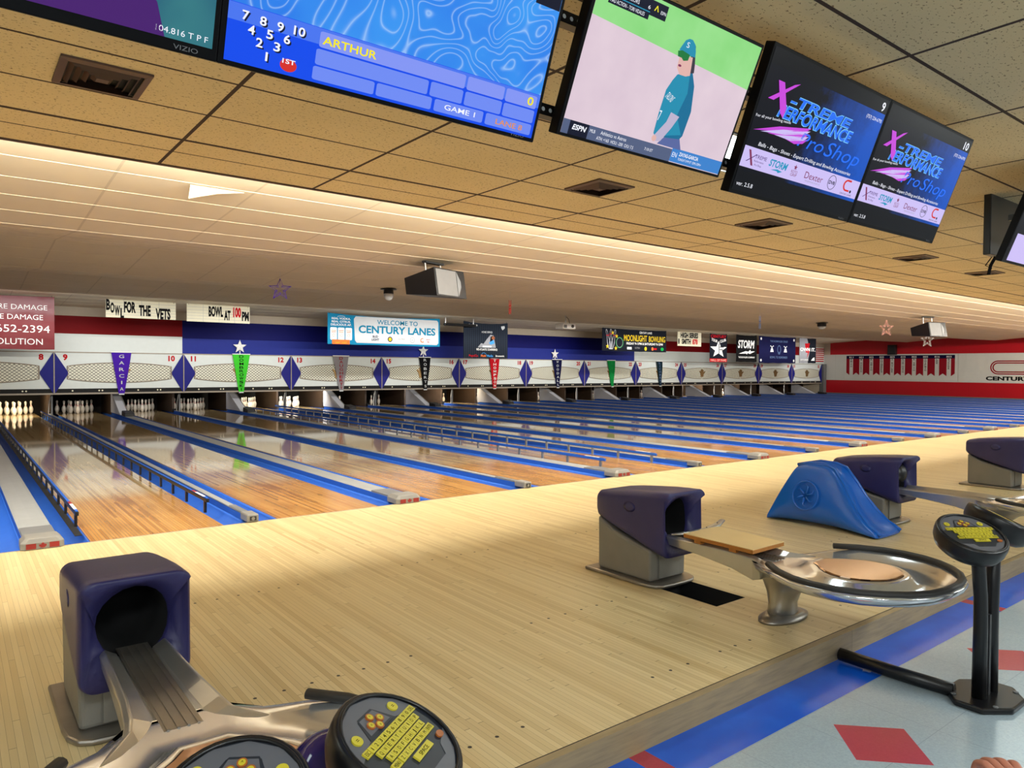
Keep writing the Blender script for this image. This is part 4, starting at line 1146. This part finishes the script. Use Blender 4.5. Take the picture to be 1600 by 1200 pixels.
m.m('s_navy').rect(.072, .835, .285, .955, f, .002).rect(.285, .865, .375, .955, f, .002).m('s_tl').rect(.072, .878, .285, .884, f, .0025).m('s_white').text('MAD ACTION - TORI VIDALES', .08, .846, .022, f, .003, 'L', width=.18).text('0  TAILORS', .13, .896, .022, f, .003, 'L', width=.09).text('6', .275, .896, .022, f, .003, 'C', width=.012).text('ESPN', .355, .895, .02, f, .003, 'C', width=.03).m('s_yel').text('^', .315, .875, .06, f, .003, 'C', width=.025)
m.m('s_pants').flat([(.564, .17), (.655, .21), (.690, .118), (.536, .118)], f, .002)
m.m('s_tld').flat([(.529, .594), (.611, .644), (.647, .56), (.677, .392), (.672, .217), (.659, .189), (.512, .162), (.497, .18), (.492, .323), (.493, .477), (.512, .549)][::-1], f, .0025)
m.m('s_tl').flat([(.529, .594), (.60, .62), (.62, .50), (.60, .34), (.66, .22), (.512, .165), (.497, .18), (.492, .323), (.493, .477), (.512, .549)][::-1], f, .003)
m.m('s_sleeve').flat([(.56, .348), (.616, .335), (.59, .246), (.549, .14), (.521, .131), (.505, .171), (.55, .277)][::-1], f, .0035)
m.m('s_hair').flat([(.553, .833), (.582, .804), (.610, .69), (.619, .64), (.600, .63), (.578, .70)][::-1], f, .0035)
m.m('s_skin').flat([(.508, .718), (.584, .73), (.594, .66), (.600, .615), (.576, .600), (.538, .598), (.512, .635)][::-1], f, .004).disc(.508, .148, .014, .022, f, .004)
m.m('s_tl').flat([(.497, .755), (.514, .814), (.533, .832), (.553, .833), (.576, .81), (.590, .77), (.596, .736), (.562, .732), (.495, .743)][::-1], f, .005)
m.m('s_shade').flat([(.489, .735), (.513, .748), (.562, .738), (.560, .700), (.535, .688), (.520, .702), (.497, .702)][::-1], f, .0055)
m.m('s_maroon').disc(.523, .652, .010, .008, f, .0055).m('s_white').text('TALONS', .515, .42, .045, f, .0045, 'C', width=.05, rot=-.5).text('7', .50, .27, .07, f, .0045, 'C', width=.014).text('S', .535, .775, .035, f, .006, 'C', width=.016)
m.build('screen', t)


def proshop(t, f, num, tail):
    m = MB('s_proback').rect(.012, .16, .988, .975, f, .0005).m('s_black').rect(.012, .025, .988, .165, f, .001).rect(.012, .87, .988, .975, f, .001)
    m.m('s_lav').rect(.014, .19, .988, .330, f, .001)
    m.m('s_edge').text('-TREME', .215, .672, .068, f, .0015, 'L', width=.50, bold=.045, shear=.25).m('s_azure').text('-TREME', .215, .675, .062, f, .002, 'L', width=.50, bold=.025, shear=.25)
    m.m('s_edge').text('PERFORMANCE', .155, .575, .085, f, .0015, 'L', width=.60, bold=.045, shear=.2).m('s_azure').text('PERFORMANCE', .158, .578, .078, f, .002, 'L', width=.60, bold=.025, shear=.2)
    m.m('s_pink').flat([(.095, .79), (.14, .79), (.205, .64), (.20, .57), (.17, .60)], f, .003).flat([(.25, .82), (.21, .80), (.06, .66), (.10, .66)], f, .0035)
    for i in range(5):
        m.m('s_lav' if i % 2 else 's_pink').flat([(.03 + .05 * i, .44 + .004 * i), (.20 + .03 * i, .515 - .012 * i), (.43, .575 - .02 * i), (.40, .545 - .022 * i), (.22 + .03 * i, .485 - .012 * i)], f, .003)
    m.m('s_azure').text('Pro', .36, .435, .10, f, .003, 'L', width=.20, shear=.3).text('Shop', .58, .43, .11, f, .003, 'L', width=.31, shear=.3)
    m.m('s_white').text('For all your bowling needs', .02, .525, .018, f, .003, 'L', width=.25, rot=.12).text('Balls - Bags - Shoes - Expert Drilling and Bowling Accessories', .095, .35, .026, f, .003, 'L', width=.77, shear=.15)
    m.text(num, .96, .885, .065, f, .003, 'R', width=.03 * len(num), bold=.02).text('(757) 224-6793', .972, .80, .026, f, .003, 'R', width=.145).text('ver. 2.5.8', .03, .062, .028, f, .003, 'L', width=.115)
    m.m('s_maroon').flat([(.045, .31), (.06, .31), (.10, .21), (.085, .21)], f, .003).m('s_purple').flat([(.105, .29), (.112, .29), (.05, .23), (.043, .23)], f, .003).text('TREME', .10, .265, .026, f, .003, 'L', width=.085).text('Performance', .10, .24, .014, f, .003, 'L', width=.07).text('Pro Shop', .11, .215, .014, f, .003, 'L', width=.05)
    m.m('s_cyan').text('STORM', .275, .245, .048, f, .003, 'C', width=.135, bold=.03, shear=.15).flat([(.23, .222), (.28, .236), (.32, .228), (.29, .212), (.28, .222)], f, .003)
    m.m('s_maroon').flat([(.41 + a * .03, .287 + b * .045) for a, b in STAR], f, .003).text('ROTO', .41, .245, .02, f, .003, 'C', width=.05).text('GRIP', .41, .222, .02, f, .003, 'C', width=.05).text('Dexter', .575, .235, .05, f, .003, 'C', width=.155).m('s_grey').text('THE BOWLING SHOE CO', .575, .212, .012, f, .003, 'C', width=.13)
    m.m('s_navy').ring(.735, .262, .036, .056, .004, f, .003).text('DV8', .735, .248, .026, f, .003, 'C', width=.052, bold=.03)
    m.m('s_red').ring(.875, .275, .036, .046, .013, f, .003, a0=90, a1=270).rect(.873, .306, .905, .321, f, .003).rect(.873, .229, .905, .243, f, .003).m('s_navy').text('CENTURY LANES', .885, .200, .014, f, .003, 'C', width=.11).disc(.92, .235, .008, .012, f, .003)
    m.build('screen', t)


for x, num, lab in ((1.140, '9', 'dark pro shop advert screen marked 9 beside the baseball screen'), (2.222, '10', 'dark pro shop advert screen marked 10 at the end of the pair')):
    t, f = tv(lab, x, TY, TZ, TT, 1.08, 0.650)
    proshop(t, f, num, '')
t, f = tv('black edged screen cut off at the frame edge, dangling cable below', 4.485, TY, TZ, TT, 1.08, 0.650)
m = MB('s_proback').rect(.012, .16, .988, .975, f, .0005).m('s_lav').rect(.07, .03, .988, .34, f, .001); m.build('screen', t)
MB('c_k').tube([(-0.48, 0.07, -0.30), (-0.475, 0.08, -0.37), (-0.47, 0.07, -0.44)], 0.012, 6).tube([(-0.52, 0.08, -0.31), (-0.54, 0.09, -0.38), (-0.46, 0.07, -0.39)], 0.004, 4).build('cable', t)
t = thing('junction_box', 'long black casing behind the cut off screen at the frame edge', 'equipment box', (4.98, -4.42, 2.66))
MB('black').box(-0.10, 0.9, 0, 0.06, -0.18, 0.38).build('housing', t, bevel=0.008)

# perforated rails behind the sets, hung from the ceiling
for v, lab in ((-0.20, 'lower perforated black strut carrying the televisions'), (0.12, 'upper perforated black strut carrying the televisions')):
    yy = TY - math.sin(0.364) * v + 0.100 * math.cos(0.364); zz = TZ + math.cos(0.364) * v + 0.100 * math.sin(0.364)
    t = thing('mounting_strut', lab, 'mounting strut', (0, yy, zz), 0, 'perforated mounting struts')
    b = MB('black').box(-3.2, 2.72, 0, 0.04, -0.022, 0.022)
    b.build('channel', t)
    hm = MB('c_lg')
    x = -3.1
    while x < 2.7:
        hm.disc(x, 0, 0.0085, 0.0085, frame((0, -0.001, 0)), 0, 8); x += 0.035
    hm.build('slot_holes', t)
    for x in (-2.6, -1.2):
        MB('black').box(x - 0.02, x + 0.02, 0.01, 0.04, 0.0, H - zz).build('drop_rod', t)

t = thing('mounting_strut', 'short black strut behind the cut off screen at the frame edge', 'mounting strut', (4.9, TY + 0.12, TZ + 0.06), 0, 'perforated mounting struts')
MB('black').box(-0.7, 0.7, 0, 0.04, -0.022, 0.022).build('channel', t)
MB('black').box(0.5, 0.54, 0.0, 0.04, 0.0, H - TZ - 0.06).build('drop_rod', t)
# ------------------------------------------------------------------ ball returns
def rrect_sec(hw, z0, z1, r, y, n=6, wtop=1.0):
    pts = []
    for cx, cz, a0 in ((hw - r, z0 + r, -90), (hw - r, z1 - r, 0), (-hw + r, z1 - r, 90), (-hw + r, z0 + r, 180)):
        for k in range(n):
            a = math.radians(a0 + 90 * k / (n - 1)); px = cx + r * math.cos(a); pz = cz + r * math.sin(a)
            pts.append((px, y, pz))
    return pts


def ellipse_sec(hw, zc, hz, y, n=24):
    # same winding/start as rrect_sec
    pts = []
    for q in range(4):
        for k in range(6):
            a = math.radians(-90 + q * 90 + 90 * k / 5 * 0.999)
            pts.append((hw * math.cos(a), y, zc + hz * math.sin(a)))
    return pts


def bell(y):
    """half width of rack outline, y measured from the foul line"""
    T = [(-3.6, .115), (-4.1, .125), (-4.35, .15), (-4.47, .24), (-4.58, .36), (-4.72, .47), (-4.88, .53), (-5.02, .525), (-5.15, .48), (-5.27, .385), (-5.35, .27), (-5.395, .12), (-5.41, .0)]
    for (ya, a), (yb, b) in zip(T, T[1:]):
        if yb <= y <= ya:
            k = (ya - y) / (ya - yb); k = k * k * (3 - 2 * k) if False else k
            return a + (b - a) * k
    return 0.0


OUT = [(-.15, -4.36), (-.24, -4.47), (-.36, -4.575), (-.455, -4.69), (-.515, -4.82), (-.53, -4.93), (-.515, -5.05), (-.47, -5.16), (-.40, -5.25), (-.31, -5.325), (-.20, -5.38), (-.08, -5.405)]
OUT = OUT + [(-x, y) for x, y in OUT[::-1]]


def ball_return(label, k, tray=True):
    X = (k + .5) * P
    t = thing('ball_return', label, 'ball return', (X, 0, 0), 0, 'ball return machines on the approach')
    # base
    b = MB('hoodgrey')
    b.smooth = False
    def basesec(y, zt, hw=0.188, bot=0.025):
        return [(-hw + 0.005, y, bot), (hw - 0.005, y, bot), (hw, y, zt), (-hw, y, zt)]
    b.loft([basesec(-3.60, 0.243), basesec(-3.45, 0.27), basesec(-3.25, 0.325), basesec(-3.10, 0.405)])
    base = b.build('base', t, bevel=0.022, seg=3)
    fl = MB('steeld'); pl = [(-0.235, -3.02), (0.235, -3.02), (0.235, -3.52), (0.228, -3.60), (0.20, -3.665), (0.15, -3.695), (0.06, -3.705), (-0.06, -3.705), (-0.15, -3.695), (-0.20, -3.665), (-0.228, -3.60), (-0.235, -3.52)]
    fl.prism(pl[::-1], (0, 0, 0), (1, 0, 0), (0, 1, 0), (0, 0, 0.026)); fl.build('foot_flange', t, bevel=0.01)
    dr = MB('hoodgrey').box(-0.10, 0.10, -3.609, -3.600, 0.04, 0.23); dr.build('access_door', base, bevel=0.003)
    # hood
    h = MB('hood'); h.smooth = True
    hw = 0.20
    front = [rrect_sec(hw - .012, 0.215, 0.640, 0.05, -3.735), rrect_sec(hw, 0.21, 0.648, 0.055, -3.715), rrect_sec(hw, 0.225, 0.645, 0.055, -3.64), rrect_sec(hw, 0.25, 0.640, 0.055, -3.56), rrect_sec(hw, 0.30, 0.625, 0.055, -3.40), rrect_sec(hw, 0.355, 0.605, 0.055, -3.22), rrect_sec(hw - .004, 0.395, 0.588, 0.05, -3.11), rrect_sec(hw - .03, 0.42, 0.57, 0.045, -3.075)]
    # shape the face: concave waist seen from the side
    def waist(p):
        x, y, z = p
        if y < -3.6:
            kk = math.exp(-((z - 0.46) / 0.10) ** 2) * 0.055 + (0.05 if z > 0.60 else 0) * -1 * 0.6
            return (x, y + kk * min(1, (-3.6 - y) / 0.115), z)
        return p
    mouth = ellipse_sec(0.135, 0.445, 0.150, -3.70)
    secs = [[waist(p) for p in ellipse_sec(0.132, 0.445, 0.148, -3.66)], [waist(p) for p in mouth]] + [[waist(p) for p in s] for s in front]
    h.loft(secs, True, False, True)
    hood = h.build('hood', t)
    ii = MB('hoodin'); ii.smooth = True
    ii.loft([[waist(p) for p in ellipse_sec(0.1325, 0.445, 0.1485, -3.661)], ellipse_sec(0.128, 0.445, 0.14, -3.45), ellipse_sec(0.10, 0.445, 0.11, -3.30)], True, False, True)
    ii.build('mouth', hood)
    for sx in (-1, 1):
        kn = MB('hood'); kn.smooth = True
        kn.loft([[(sx * (hw + 0.001), -3.42 + 0.055 * math.cos(a), 0.515 + 0.036 * math.sin(a)) for a in [2 * math.pi * q / 16 for q in range(16)]], [(sx * (hw - 0.004 + 0.008), -3.42 + 0.03 * math.cos(a), 0.515 + 0.018 * math.sin(a)) for a in [2 * math.pi * q / 16 for q in range(16)]]])
        kn.build('side_boss', hood)
    MB('black').box(-0.095, 0.095, -3.74, -3.66, 0.285, 0.315).build('track_slot', hood)
    # track: shallow W-shaped chute
    def trk(y, hw, z, d):
        return [(-hw, y, z), (-hw * .86, y, z + .018), (-hw * .52, y, z - .008), (-.060, y, z - .020), (.060, y, z - .020), (hw * .52, y, z - .008), (hw * .86, y, z + .018), (hw, y, z), (hw * .95, y, z - d), (-hw * .95, y, z - d)]
    a = MB('steel'); a.smooth = False
    a.loft([trk(-3.68, .125, .345, .05), trk(-3.95, .13, .348, .07), trk(-4.2, .14, .352, .10), trk(-4.36, .155, .348, .13), trk(-4.42, .17, .338, .10), trk(-4.50, .235, .330, .05), trk(-4.57, .30, .322, .02)])
    a.build('track_chute', t, bevel=0.006)
    c = MB('steeld').box(-.058, .058, -4.45, -3.62, .330, .3365)
    for sx in (-.045, -.015, .015, .045): c.box(sx - .004, sx + .004, -4.45, -3.64, .3365, .3405)
    c.build('track_strip', t)
    # pedestal
    pd = MB('steel'); pd.smooth = True
    def el(cx, cy, rx, ry, z): return [(cx + rx * math.cos(q), cy + ry * math.sin(q), z) for q in [2 * math.pi * i / 24 for i in range(24)]]
    pd.loft([el(0, -4.47, .115, .075, .02), el(0, -4.47, .105, .070, .09), el(0, -4.475, .11, .092, .16), el(0, -4.50, .135, .15, .225), el(0, -4.56, .20, .26, .285), el(0, -4.70, .32, .38, .330)])
    pd.build('pedestal', t)
    fp = MB('steeld'); fp.smooth = True
    fp.loft([el(0, -4.475, .205, .105, 0.0), el(0, -4.475, .205, .105, .014), el(0, -4.475, .16, .085, .030), el(0, -4.47, .118, .078, .036)]); fp.build('foot_plate', t)
    # rack bowl
    cx, cy = 0, -4.93
    def ringpts(s, z, ext=0.0, zf=None):
        out = []
        for x, y in OUT:
            k = min(1.0, max(0.0, (y + 4.66) / 0.2)) if s > .56 else 0.0
            out.append((cx + (x - cx) * s, cy + (y - cy) * s, z + (min(z, .336) - z) * k))
        return out
    bw = MB('chrome'); bw.smooth = True
    bw.loft([ringpts(.62, .322), ringpts(.80, .318), ringpts(.93, .335), ringpts(1.0, .362), ringpts(1.012, .378), ringpts(1.0, .390), ringpts(.95, .388), ringpts(.90, .372), ringpts(.84, .348), ringpts(.74, .336), ringpts(.62, .338), ringpts(.55, .352), ringpts(.50, .375), ringpts(.455, .386), ringpts(.43, .382)], True, True, True)
    bw.build('rack_bowl', t)
    rb = MB('rubber'); rb.smooth = True
    pts = [(cx + (x - cx) * .955, cy + (y - cy) * .955, .398) for x, y in OUT]
    rb.tube(pts[2:-2], .021, 10, flat=.8); rb.build('rubber_rim', t)
    pp = MB('mirrorbrown'); pp.loft([[(cx + (x) * .42, cy + (y - cy) * .42, .3845) for x, y in OUT], [(cx + (x) * .40, cy + (y - cy) * .40, .389) for x, y in OUT]]); pp.build('centre_plate', t)
    return t


ball_return('ball return with dark mouth facing the camera, purple ball in its rack', -1)
r2 = ball_return('ball return with plywood board lying on its track, behind an open floor hole', 0)
ball_return('ball return standing behind the blue moulded ramp', 1)
ball_return('ball return partly cut off beyond the blue ramp, at the frame edge', 2)

bl = MB('ballp'); bl.smooth = True
bl.lathe([(0.109 * math.sin(math.pi * i / 16) + 1e-4, -0.109 * math.cos(math.pi * i / 16)) for i in range(17)], 28)
bb = bl.build('bowling_ball'); bb.location = (-1.50, -5.19, 0.352 + 0.109)
b2 = bb.copy(); C.objects.link(b2); b2.data = bb.data.copy(); b2.data.materials[0] = M['black']; b2.location = (1.5 * P + .01, -3.60, 0.365 + 0.109)
tag(b2, 'black bowling ball waiting in the mouth of the ball return behind the blue ramp', 'bowling ball')
tag(bb, 'shiny dark purple bowling ball resting in the nearest rack', 'bowling ball')

t = thing('plywood_panel', 'plywood board with sawn orange edges lying on the second ball return track', 'board', (1.655, -4.13, 0.382))
Rz = Matrix.Rotation(0.05, 3, 'Z')
pl = [(-.155, .27), (.195, .265), (.165, -.245), (-.17, -.25)]
MB('ply').prism(pl[::-1], (0, 0, 0.022), (1, 0, 0), (0, 1, 0), (0, 0, 0.004)).build('face_veneer', t)
MB('plyedge').prism(pl[::-1], (0, 0, 0), (1, 0, 0), (0, 1, 0), (0, 0, 0.022)).build('core', t)
MB('plyedge').box(-.15, .16, .14, .19, -.022, 0).box(-.15, .16, -.12, -.07, -.022, 0).build('batten', t)
t = thing('guide_rail', 'curved silver guide piece lying by the mouth of the second ball return', 'guide rail', (1.7, -3.8, 0.37))
b = MB('steel'); b.smooth = True
b.tube([(-.18, .06, .005), (-.06, -.01, .012), (.07, -.035, .022), (.20, -.025, .034), (.31, .015, .045)], [.014, .024, .026, .026, .02], 10, flat=.55); b.build('rail', t)
MB('dark').lathe([(.005, 0), (.005, .004)], 8, (.20, -.025, .047)).lathe([(.005, 0), (.005, .004)], 8, (.07, -.035, .035)).build('screw', t)

# ------------------------------------------------------------------ blue ramp
t = thing('ball_ramp', 'blue moulded plastic ball ramp standing on the approach in front of a ball return', 'ball ramp', (4.30, -3.4, 0))
prof_r = [(0.62, 0.0, .0), (0.60, .06, .10), (0.52, .25, .20), (0.40, .46, .30), (0.34, .555, .36), (0.22, .585, .4), (0.06, .58, .42), (-0.03, .55, .44), (-0.12, .43, .48), (-0.20, .30, .54), (-0.29, .19, .60), (-0.38, .10, .68), (-0.45, .06, .74), (-0.49, .03, .8)]
rm = MB('ramp'); rm.smooth = True
secs = []
for y, zt, tw in prof_r:
    zt = max(zt, 0.012)
    wt = 0.13; wb = 0.235 if -0.5 < y < 0.5 else 0.205
    f_ = zt / 0.6
    wtop = wb + (wt - wb) * f_ ** 0.8
    s = [(-wb, y, 0.0), (-wb + (wb - wtop) * .35, y, zt * .45), (-wtop - .005, y, zt * .86), (-wtop + .012, y, zt), (-wtop + .05, y, zt + .012), (-wtop * .40, y, zt - .020 * min(1, f_ * 2)), (0, y, zt - .034 * min(1, f_ * 2)), (wtop * .40, y, zt - .020 * min(1, f_ * 2)), (wtop - .05, y, zt + .012), (wtop - .012, y, zt), (wtop + .005, y, zt * .86), (wb - (wb - wtop) * .35, y, zt * .45), (wb, y, 0.0)]
    secs.append(s)
rm.loft(secs); body = rm.build('body', t)
md = body.modifiers.new('soft', 'SUBSURF'); md.levels = 2; md.render_levels = 2
em = MB('ramp'); em.smooth = True
fe = (Vector((-0.2105, 0.20, 0.29)), Vector((0, -1, 0)), Vector((0.22, 0, 0.975)), Vector((-0.975, 0, 0.22)))
ov = [fe[0] + fe[1] * (0.125 * math.cos(a)) + fe[2] * (0.135 * math.sin(a)) + fe[3] * 0.004 for a in [2 * math.pi * i / 28 for i in range(28)]]
em.tube(ov, 0.008, 6, closed=True)
for a in range(6): 
    an = a * math.pi / 3 + .3
    em.tube([fe[0] + fe[1] * (0.02 * math.cos(an)) + fe[2] * (0.02 * math.sin(an)) + fe[3] * .002, fe[0] + fe[1] * (0.075 * math.cos(an)) + fe[2] * (0.085 * math.sin(an)) + fe[3] * .002, fe[0] + fe[1] * (0.09 * math.cos(an + .3)) + fe[2] * (0.10 * math.sin(an + .3)) + fe[3] * .002], [.012, .008, .004], 6)
em.build('relief_emblem', t)
rg = MB('ramp'); rg.smooth = True
for sx in (-1, 1):
    pts = []
    for y, zt, tw in prof_r[4:]:
        zt = max(zt, .012); f_ = zt / .6; wb = 0.235 if -0.5 < y < 0.5 else 0.205; wtop = wb + (.13 - wb) * f_ ** .8
        pts.append((sx * (wtop - .035), y, zt + .004))
    rg.tube(pts, .016, 8)
rg.build('side_ridge', t)

# ------------------------------------------------------------------ scoring consoles
def head(t, cx, cy, cz, yaw, tilt, name='console_head'):
    """round keypad head; yaw turns the reading direction, tilt leans the face to the user"""
    u = Vector((math.cos(yaw), math.sin(yaw), 0)); user = Vector((math.sin(yaw), -math.cos(yaw), 0))
    n = user * math.sin(tilt) + Vector((0, 0, 1)) * math.cos(tilt); w = n.cross(u)
    o = Vector((cx, cy, cz)); T = Matrix((u, w, n)).transposed()
    b = MB('black'); b.smooth = True
    R = 0.155
    prof = [(.07, -.115), (.115, -.105), (.140, -.085), (.153, -.055), (R, -.03), (R, -.014), (.152, -.002), (.146, .003), (.140, .001), (.138, -.004), (.001, -.004)]
    b.lathe(prof, 40, o, T)
    hd = b.build(name, t)
    f = (o, u, w, n)
    m = MB('facedark').disc(0, 0, .138, .138, f, -.003, 40)
    m.m('facegrey').flat([(-.135, .02), (-.06, .045), (-.035, .095), (.035, .095), (.06, .045), (.135, .02), (.115, .075), (.07, .118), (0, .137), (-.07, .118), (-.115, .075)], f, -.002)
    m.m('facedark').flat([(-.058, .046), (-.034, .094), (-.03, .10), (.03, .10), (.034, .094), (.058, .046)], f, -.0012).m('facegrey').flat([(-.045, .052), (-.03, .094), (.03, .094), (.045, .052)], f, -.0006)
    m.flat([(-.10, -.075), (-.045, -.078), (-.03, -.098), (.05, -.098), (.07, -.075), (.125, -.055), (.085, -.105), (.03, -.133), (-.04, -.131)], f, -.002)
    m.build('face_plate', hd)
    kb = MB('key'); lt = MB('c_k')
    def key(x, y, kw, kh, s, hgt=.0045):
        a = [(x - kw / 2, y - kh / 2), (x + kw / 2, y - kh / 2), (x + kw / 2, y + kh / 2), (x - kw / 2, y + kh / 2)]
        kb.prism(a, o + n * -.002, u, w, n * hgt)
        if s: lt.text(s, x, y - kh * .28, kh * .55, f, hgt - .0014, 'C', width=min(kw * .75, kh * .42 * len(s)) * (.3 if s in '1I' else 1))
    kw = .0178; g = .0188
    for r, (row, x0) in enumerate((('1234567890', -.085), ('QWERTYUIOP', -.080), ('ASDFGHJKL', -.070), ('ZXCVBNM', -.052))):
        y = .030 - r * .0205
        for i, ch in enumerate(row): key(x0 + i * g + .004, y, kw, .0175, ch)
        if r == 0: key(x0 - g + .002, y, kw * 1.05, .0175, 'ESC'); key(x0 + 10 * g + .006, y, kw * 1.3, .0175, 'DEL')
        if r == 3: key(x0 - g * 1.3, y, kw * 1.6, .0175, 'MENU'); key(x0 + 7.2 * g + .006, y, kw * 1.6, .0175, 'ENTER')
    key(.012, -.0555, .074, .0185, 'SPACE')
    for dx, dy, s in ((-.020, .068, '<'), (.020, .068, '>'), (0, .084, '^'), (0, .056, 'v')):
        kb.m('orangekey').prism([(dx + .0105 * math.cos(q), dy + .0105 * math.sin(q)) for q in [2 * math.pi * i / 14 for i in range(14)]], o + n * -.0005, u, w, n * .0042)
        kb.m('key').disc(dx, dy, .0075, .0075, f, .0040, 12); lt.text(s, dx, dy - .004, .008, f, .0043, 'C')
    for dx, dy in ((-.085, .066), (.082, .066)):
        kb.m('key').prism([(dx + .0135 * math.cos(q), dy + .0135 * math.sin(q)) for q in [2 * math.pi * i / 16 for i in range(16)]], o + n * -.002, u, w, n * .0042)
        lt.text('=', dx, dy - .006, .012, f, .0024, 'C')
    kb.m('orangekey').prism([(.095 + .012 * math.cos(q), -.060 + .009 * math.sin(q)) for q in [2 * math.pi * i / 16 for i in range(16)]], o + n * -.002, u, w, n * .0042)
    kb.build('keypad', hd); lt.build('key_lettering', hd)
    bd = MB('black'); bd.smooth = True
    bd.tube([o + u * (.1395 * math.cos(q)) + w * (.1395 * math.sin(q)) + n * .001 for q in [2 * math.pi * i / 40 for i in range(40)]], .0045, 6, closed=True)
    bd.build('face_rim', hd)
    return o, n


def console(label, X, Y, zA, zB, bar):
    t = thing('scoring_console', label, 'scoring console', (X, Y, FZ), 0, 'twin head scoring consoles')
    pl = MB('black')
    oc = [(.20 * math.cos(math.radians(22.5 + 45 * i)) * 1.05, .145 * math.sin(math.radians(22.5 + 45 * i)) * 1.1) for i in range(8)]
    pl.prism(oc[::-1], (0, 0, 0), (1, 0, 0), (0, 1, 0), (0, 0, .03)); bp = pl.build('base_plate', t, bevel=.008)
    sc = MB('greyd')
    for sx, sy in ((-.13, -.09), (.13, -.09), (-.13, .09), (.13, .09)): sc.lathe([(.012, .0305), (.012, .034), (.004, .036)], 10, (sx, sy, 0))
    sc.build('bolt', bp)
    for sx, hx, hz, yaw in ((-1, -.165, zA, -.58), (1, .20, zB, .62)):
        lg = MB('black'); lg.smooth = True
        zz = hz - FZ
        lg.tube([(sx * .07, .0, .02), (sx * .068, 0, zz * .45), (sx * .076, 0, zz * .62), (sx * .095, .005, zz * .80), (hx * .80, .012, zz - .085)], [.033, .031, .030, .030, .030], 14)
        lg.build('leg', t)
        head(t, hx, 0.01, zz, yaw, math.radians(25))
    MB('dark').box(-.012, .012, -.02, .02, .03, .42).build('cable_cover', t)
    if bar:
        bm_ = MB('black'); bm_.smooth = True
        bm_.tube([(-.10, .10, .035), (-.115, .40, .035), (-.125, .66, .042)], .034, 12); bm_.build('floor_bar', t)
    return t


console('black twin head scoring console with floor bar, beside the second ball return', 1.735, -5.51, .705, .735, True)
console('twin head black scoring console close to the camera beside the nearest ball return', 1.735 - P - .063, -5.46, .635, .645, True)

# ------------------------------------------------------------------ hand at the lower corner of the picture
me = bpy.data.meshes.new('person'); bm = bmesh.new()
sk = bm.verts.layers.skin.verify()
def chain(pts, start=None):
    prev = start
    out = []
    for (x, y, z), r in pts:
        v = bm.verts.new((x, y, z)); v[sk].radius = (r, r * .9)
        if prev: bm.edges.new((prev, v))
        prev = v; out.append(v)
    return out
arm = chain([((0.10, -0.30, -0.32), .042), ((0.06, -0.20, -0.20), .038), ((0.03, -0.10, -0.08), .028), ((0.01, -0.04, -0.015), .026), ((0, 0, 0.0), .030)])
arm[0][sk].use_root = True
palm = arm[-1]
for i, (fx, L) in enumerate(((-.036, .9), (-.012, 1.0), (.012, .95), (.034, .78))):
    k = chain([((fx * .9, .035, .012), .0125), ((fx, .062 * L, .022), .0108), ((fx * 1.05, .088 * L, .012), .0096), ((fx * 1.05, .098 * L, -.010), .0088), ((fx, .090 * L, -.028), .0078)], palm)
th = chain([((-.040, .0, -.010), .014), ((-.060, .026, -.018), .012), ((-.064, .050, -.024), .0095)], palm)
bm.to_mesh(me); bm.free()
me.materials.append(M['skin'])
ps = bpy.data.objects.new('person', me); C.objects.link(ps)
ps.modifiers.new('skin', 'SKIN'); sm = ps.modifiers.new('smooth', 'SUBSURF'); sm.levels = 2; sm.render_levels = 2
for q in me.polygons: q.use_smooth = True
ps.modifiers['skin'].use_smooth_shade = True
ps.location = (-0.705, -6.39, 0.715); ps.scale = (.8, .8, .8); ps.rotation_euler = (0, 0, -0.55)
tag(ps, 'bare hand of a person with curled fingers reaching in at the bottom corner', 'person')
slv = MB('sleeve'); slv.smooth = True
slv.tube([(0.062, -0.205, -0.206), (0.085, -0.255, -0.268), (0.11, -0.31, -0.335)], [.047, .052, .056], 14)
slv.build('sleeve', ps)
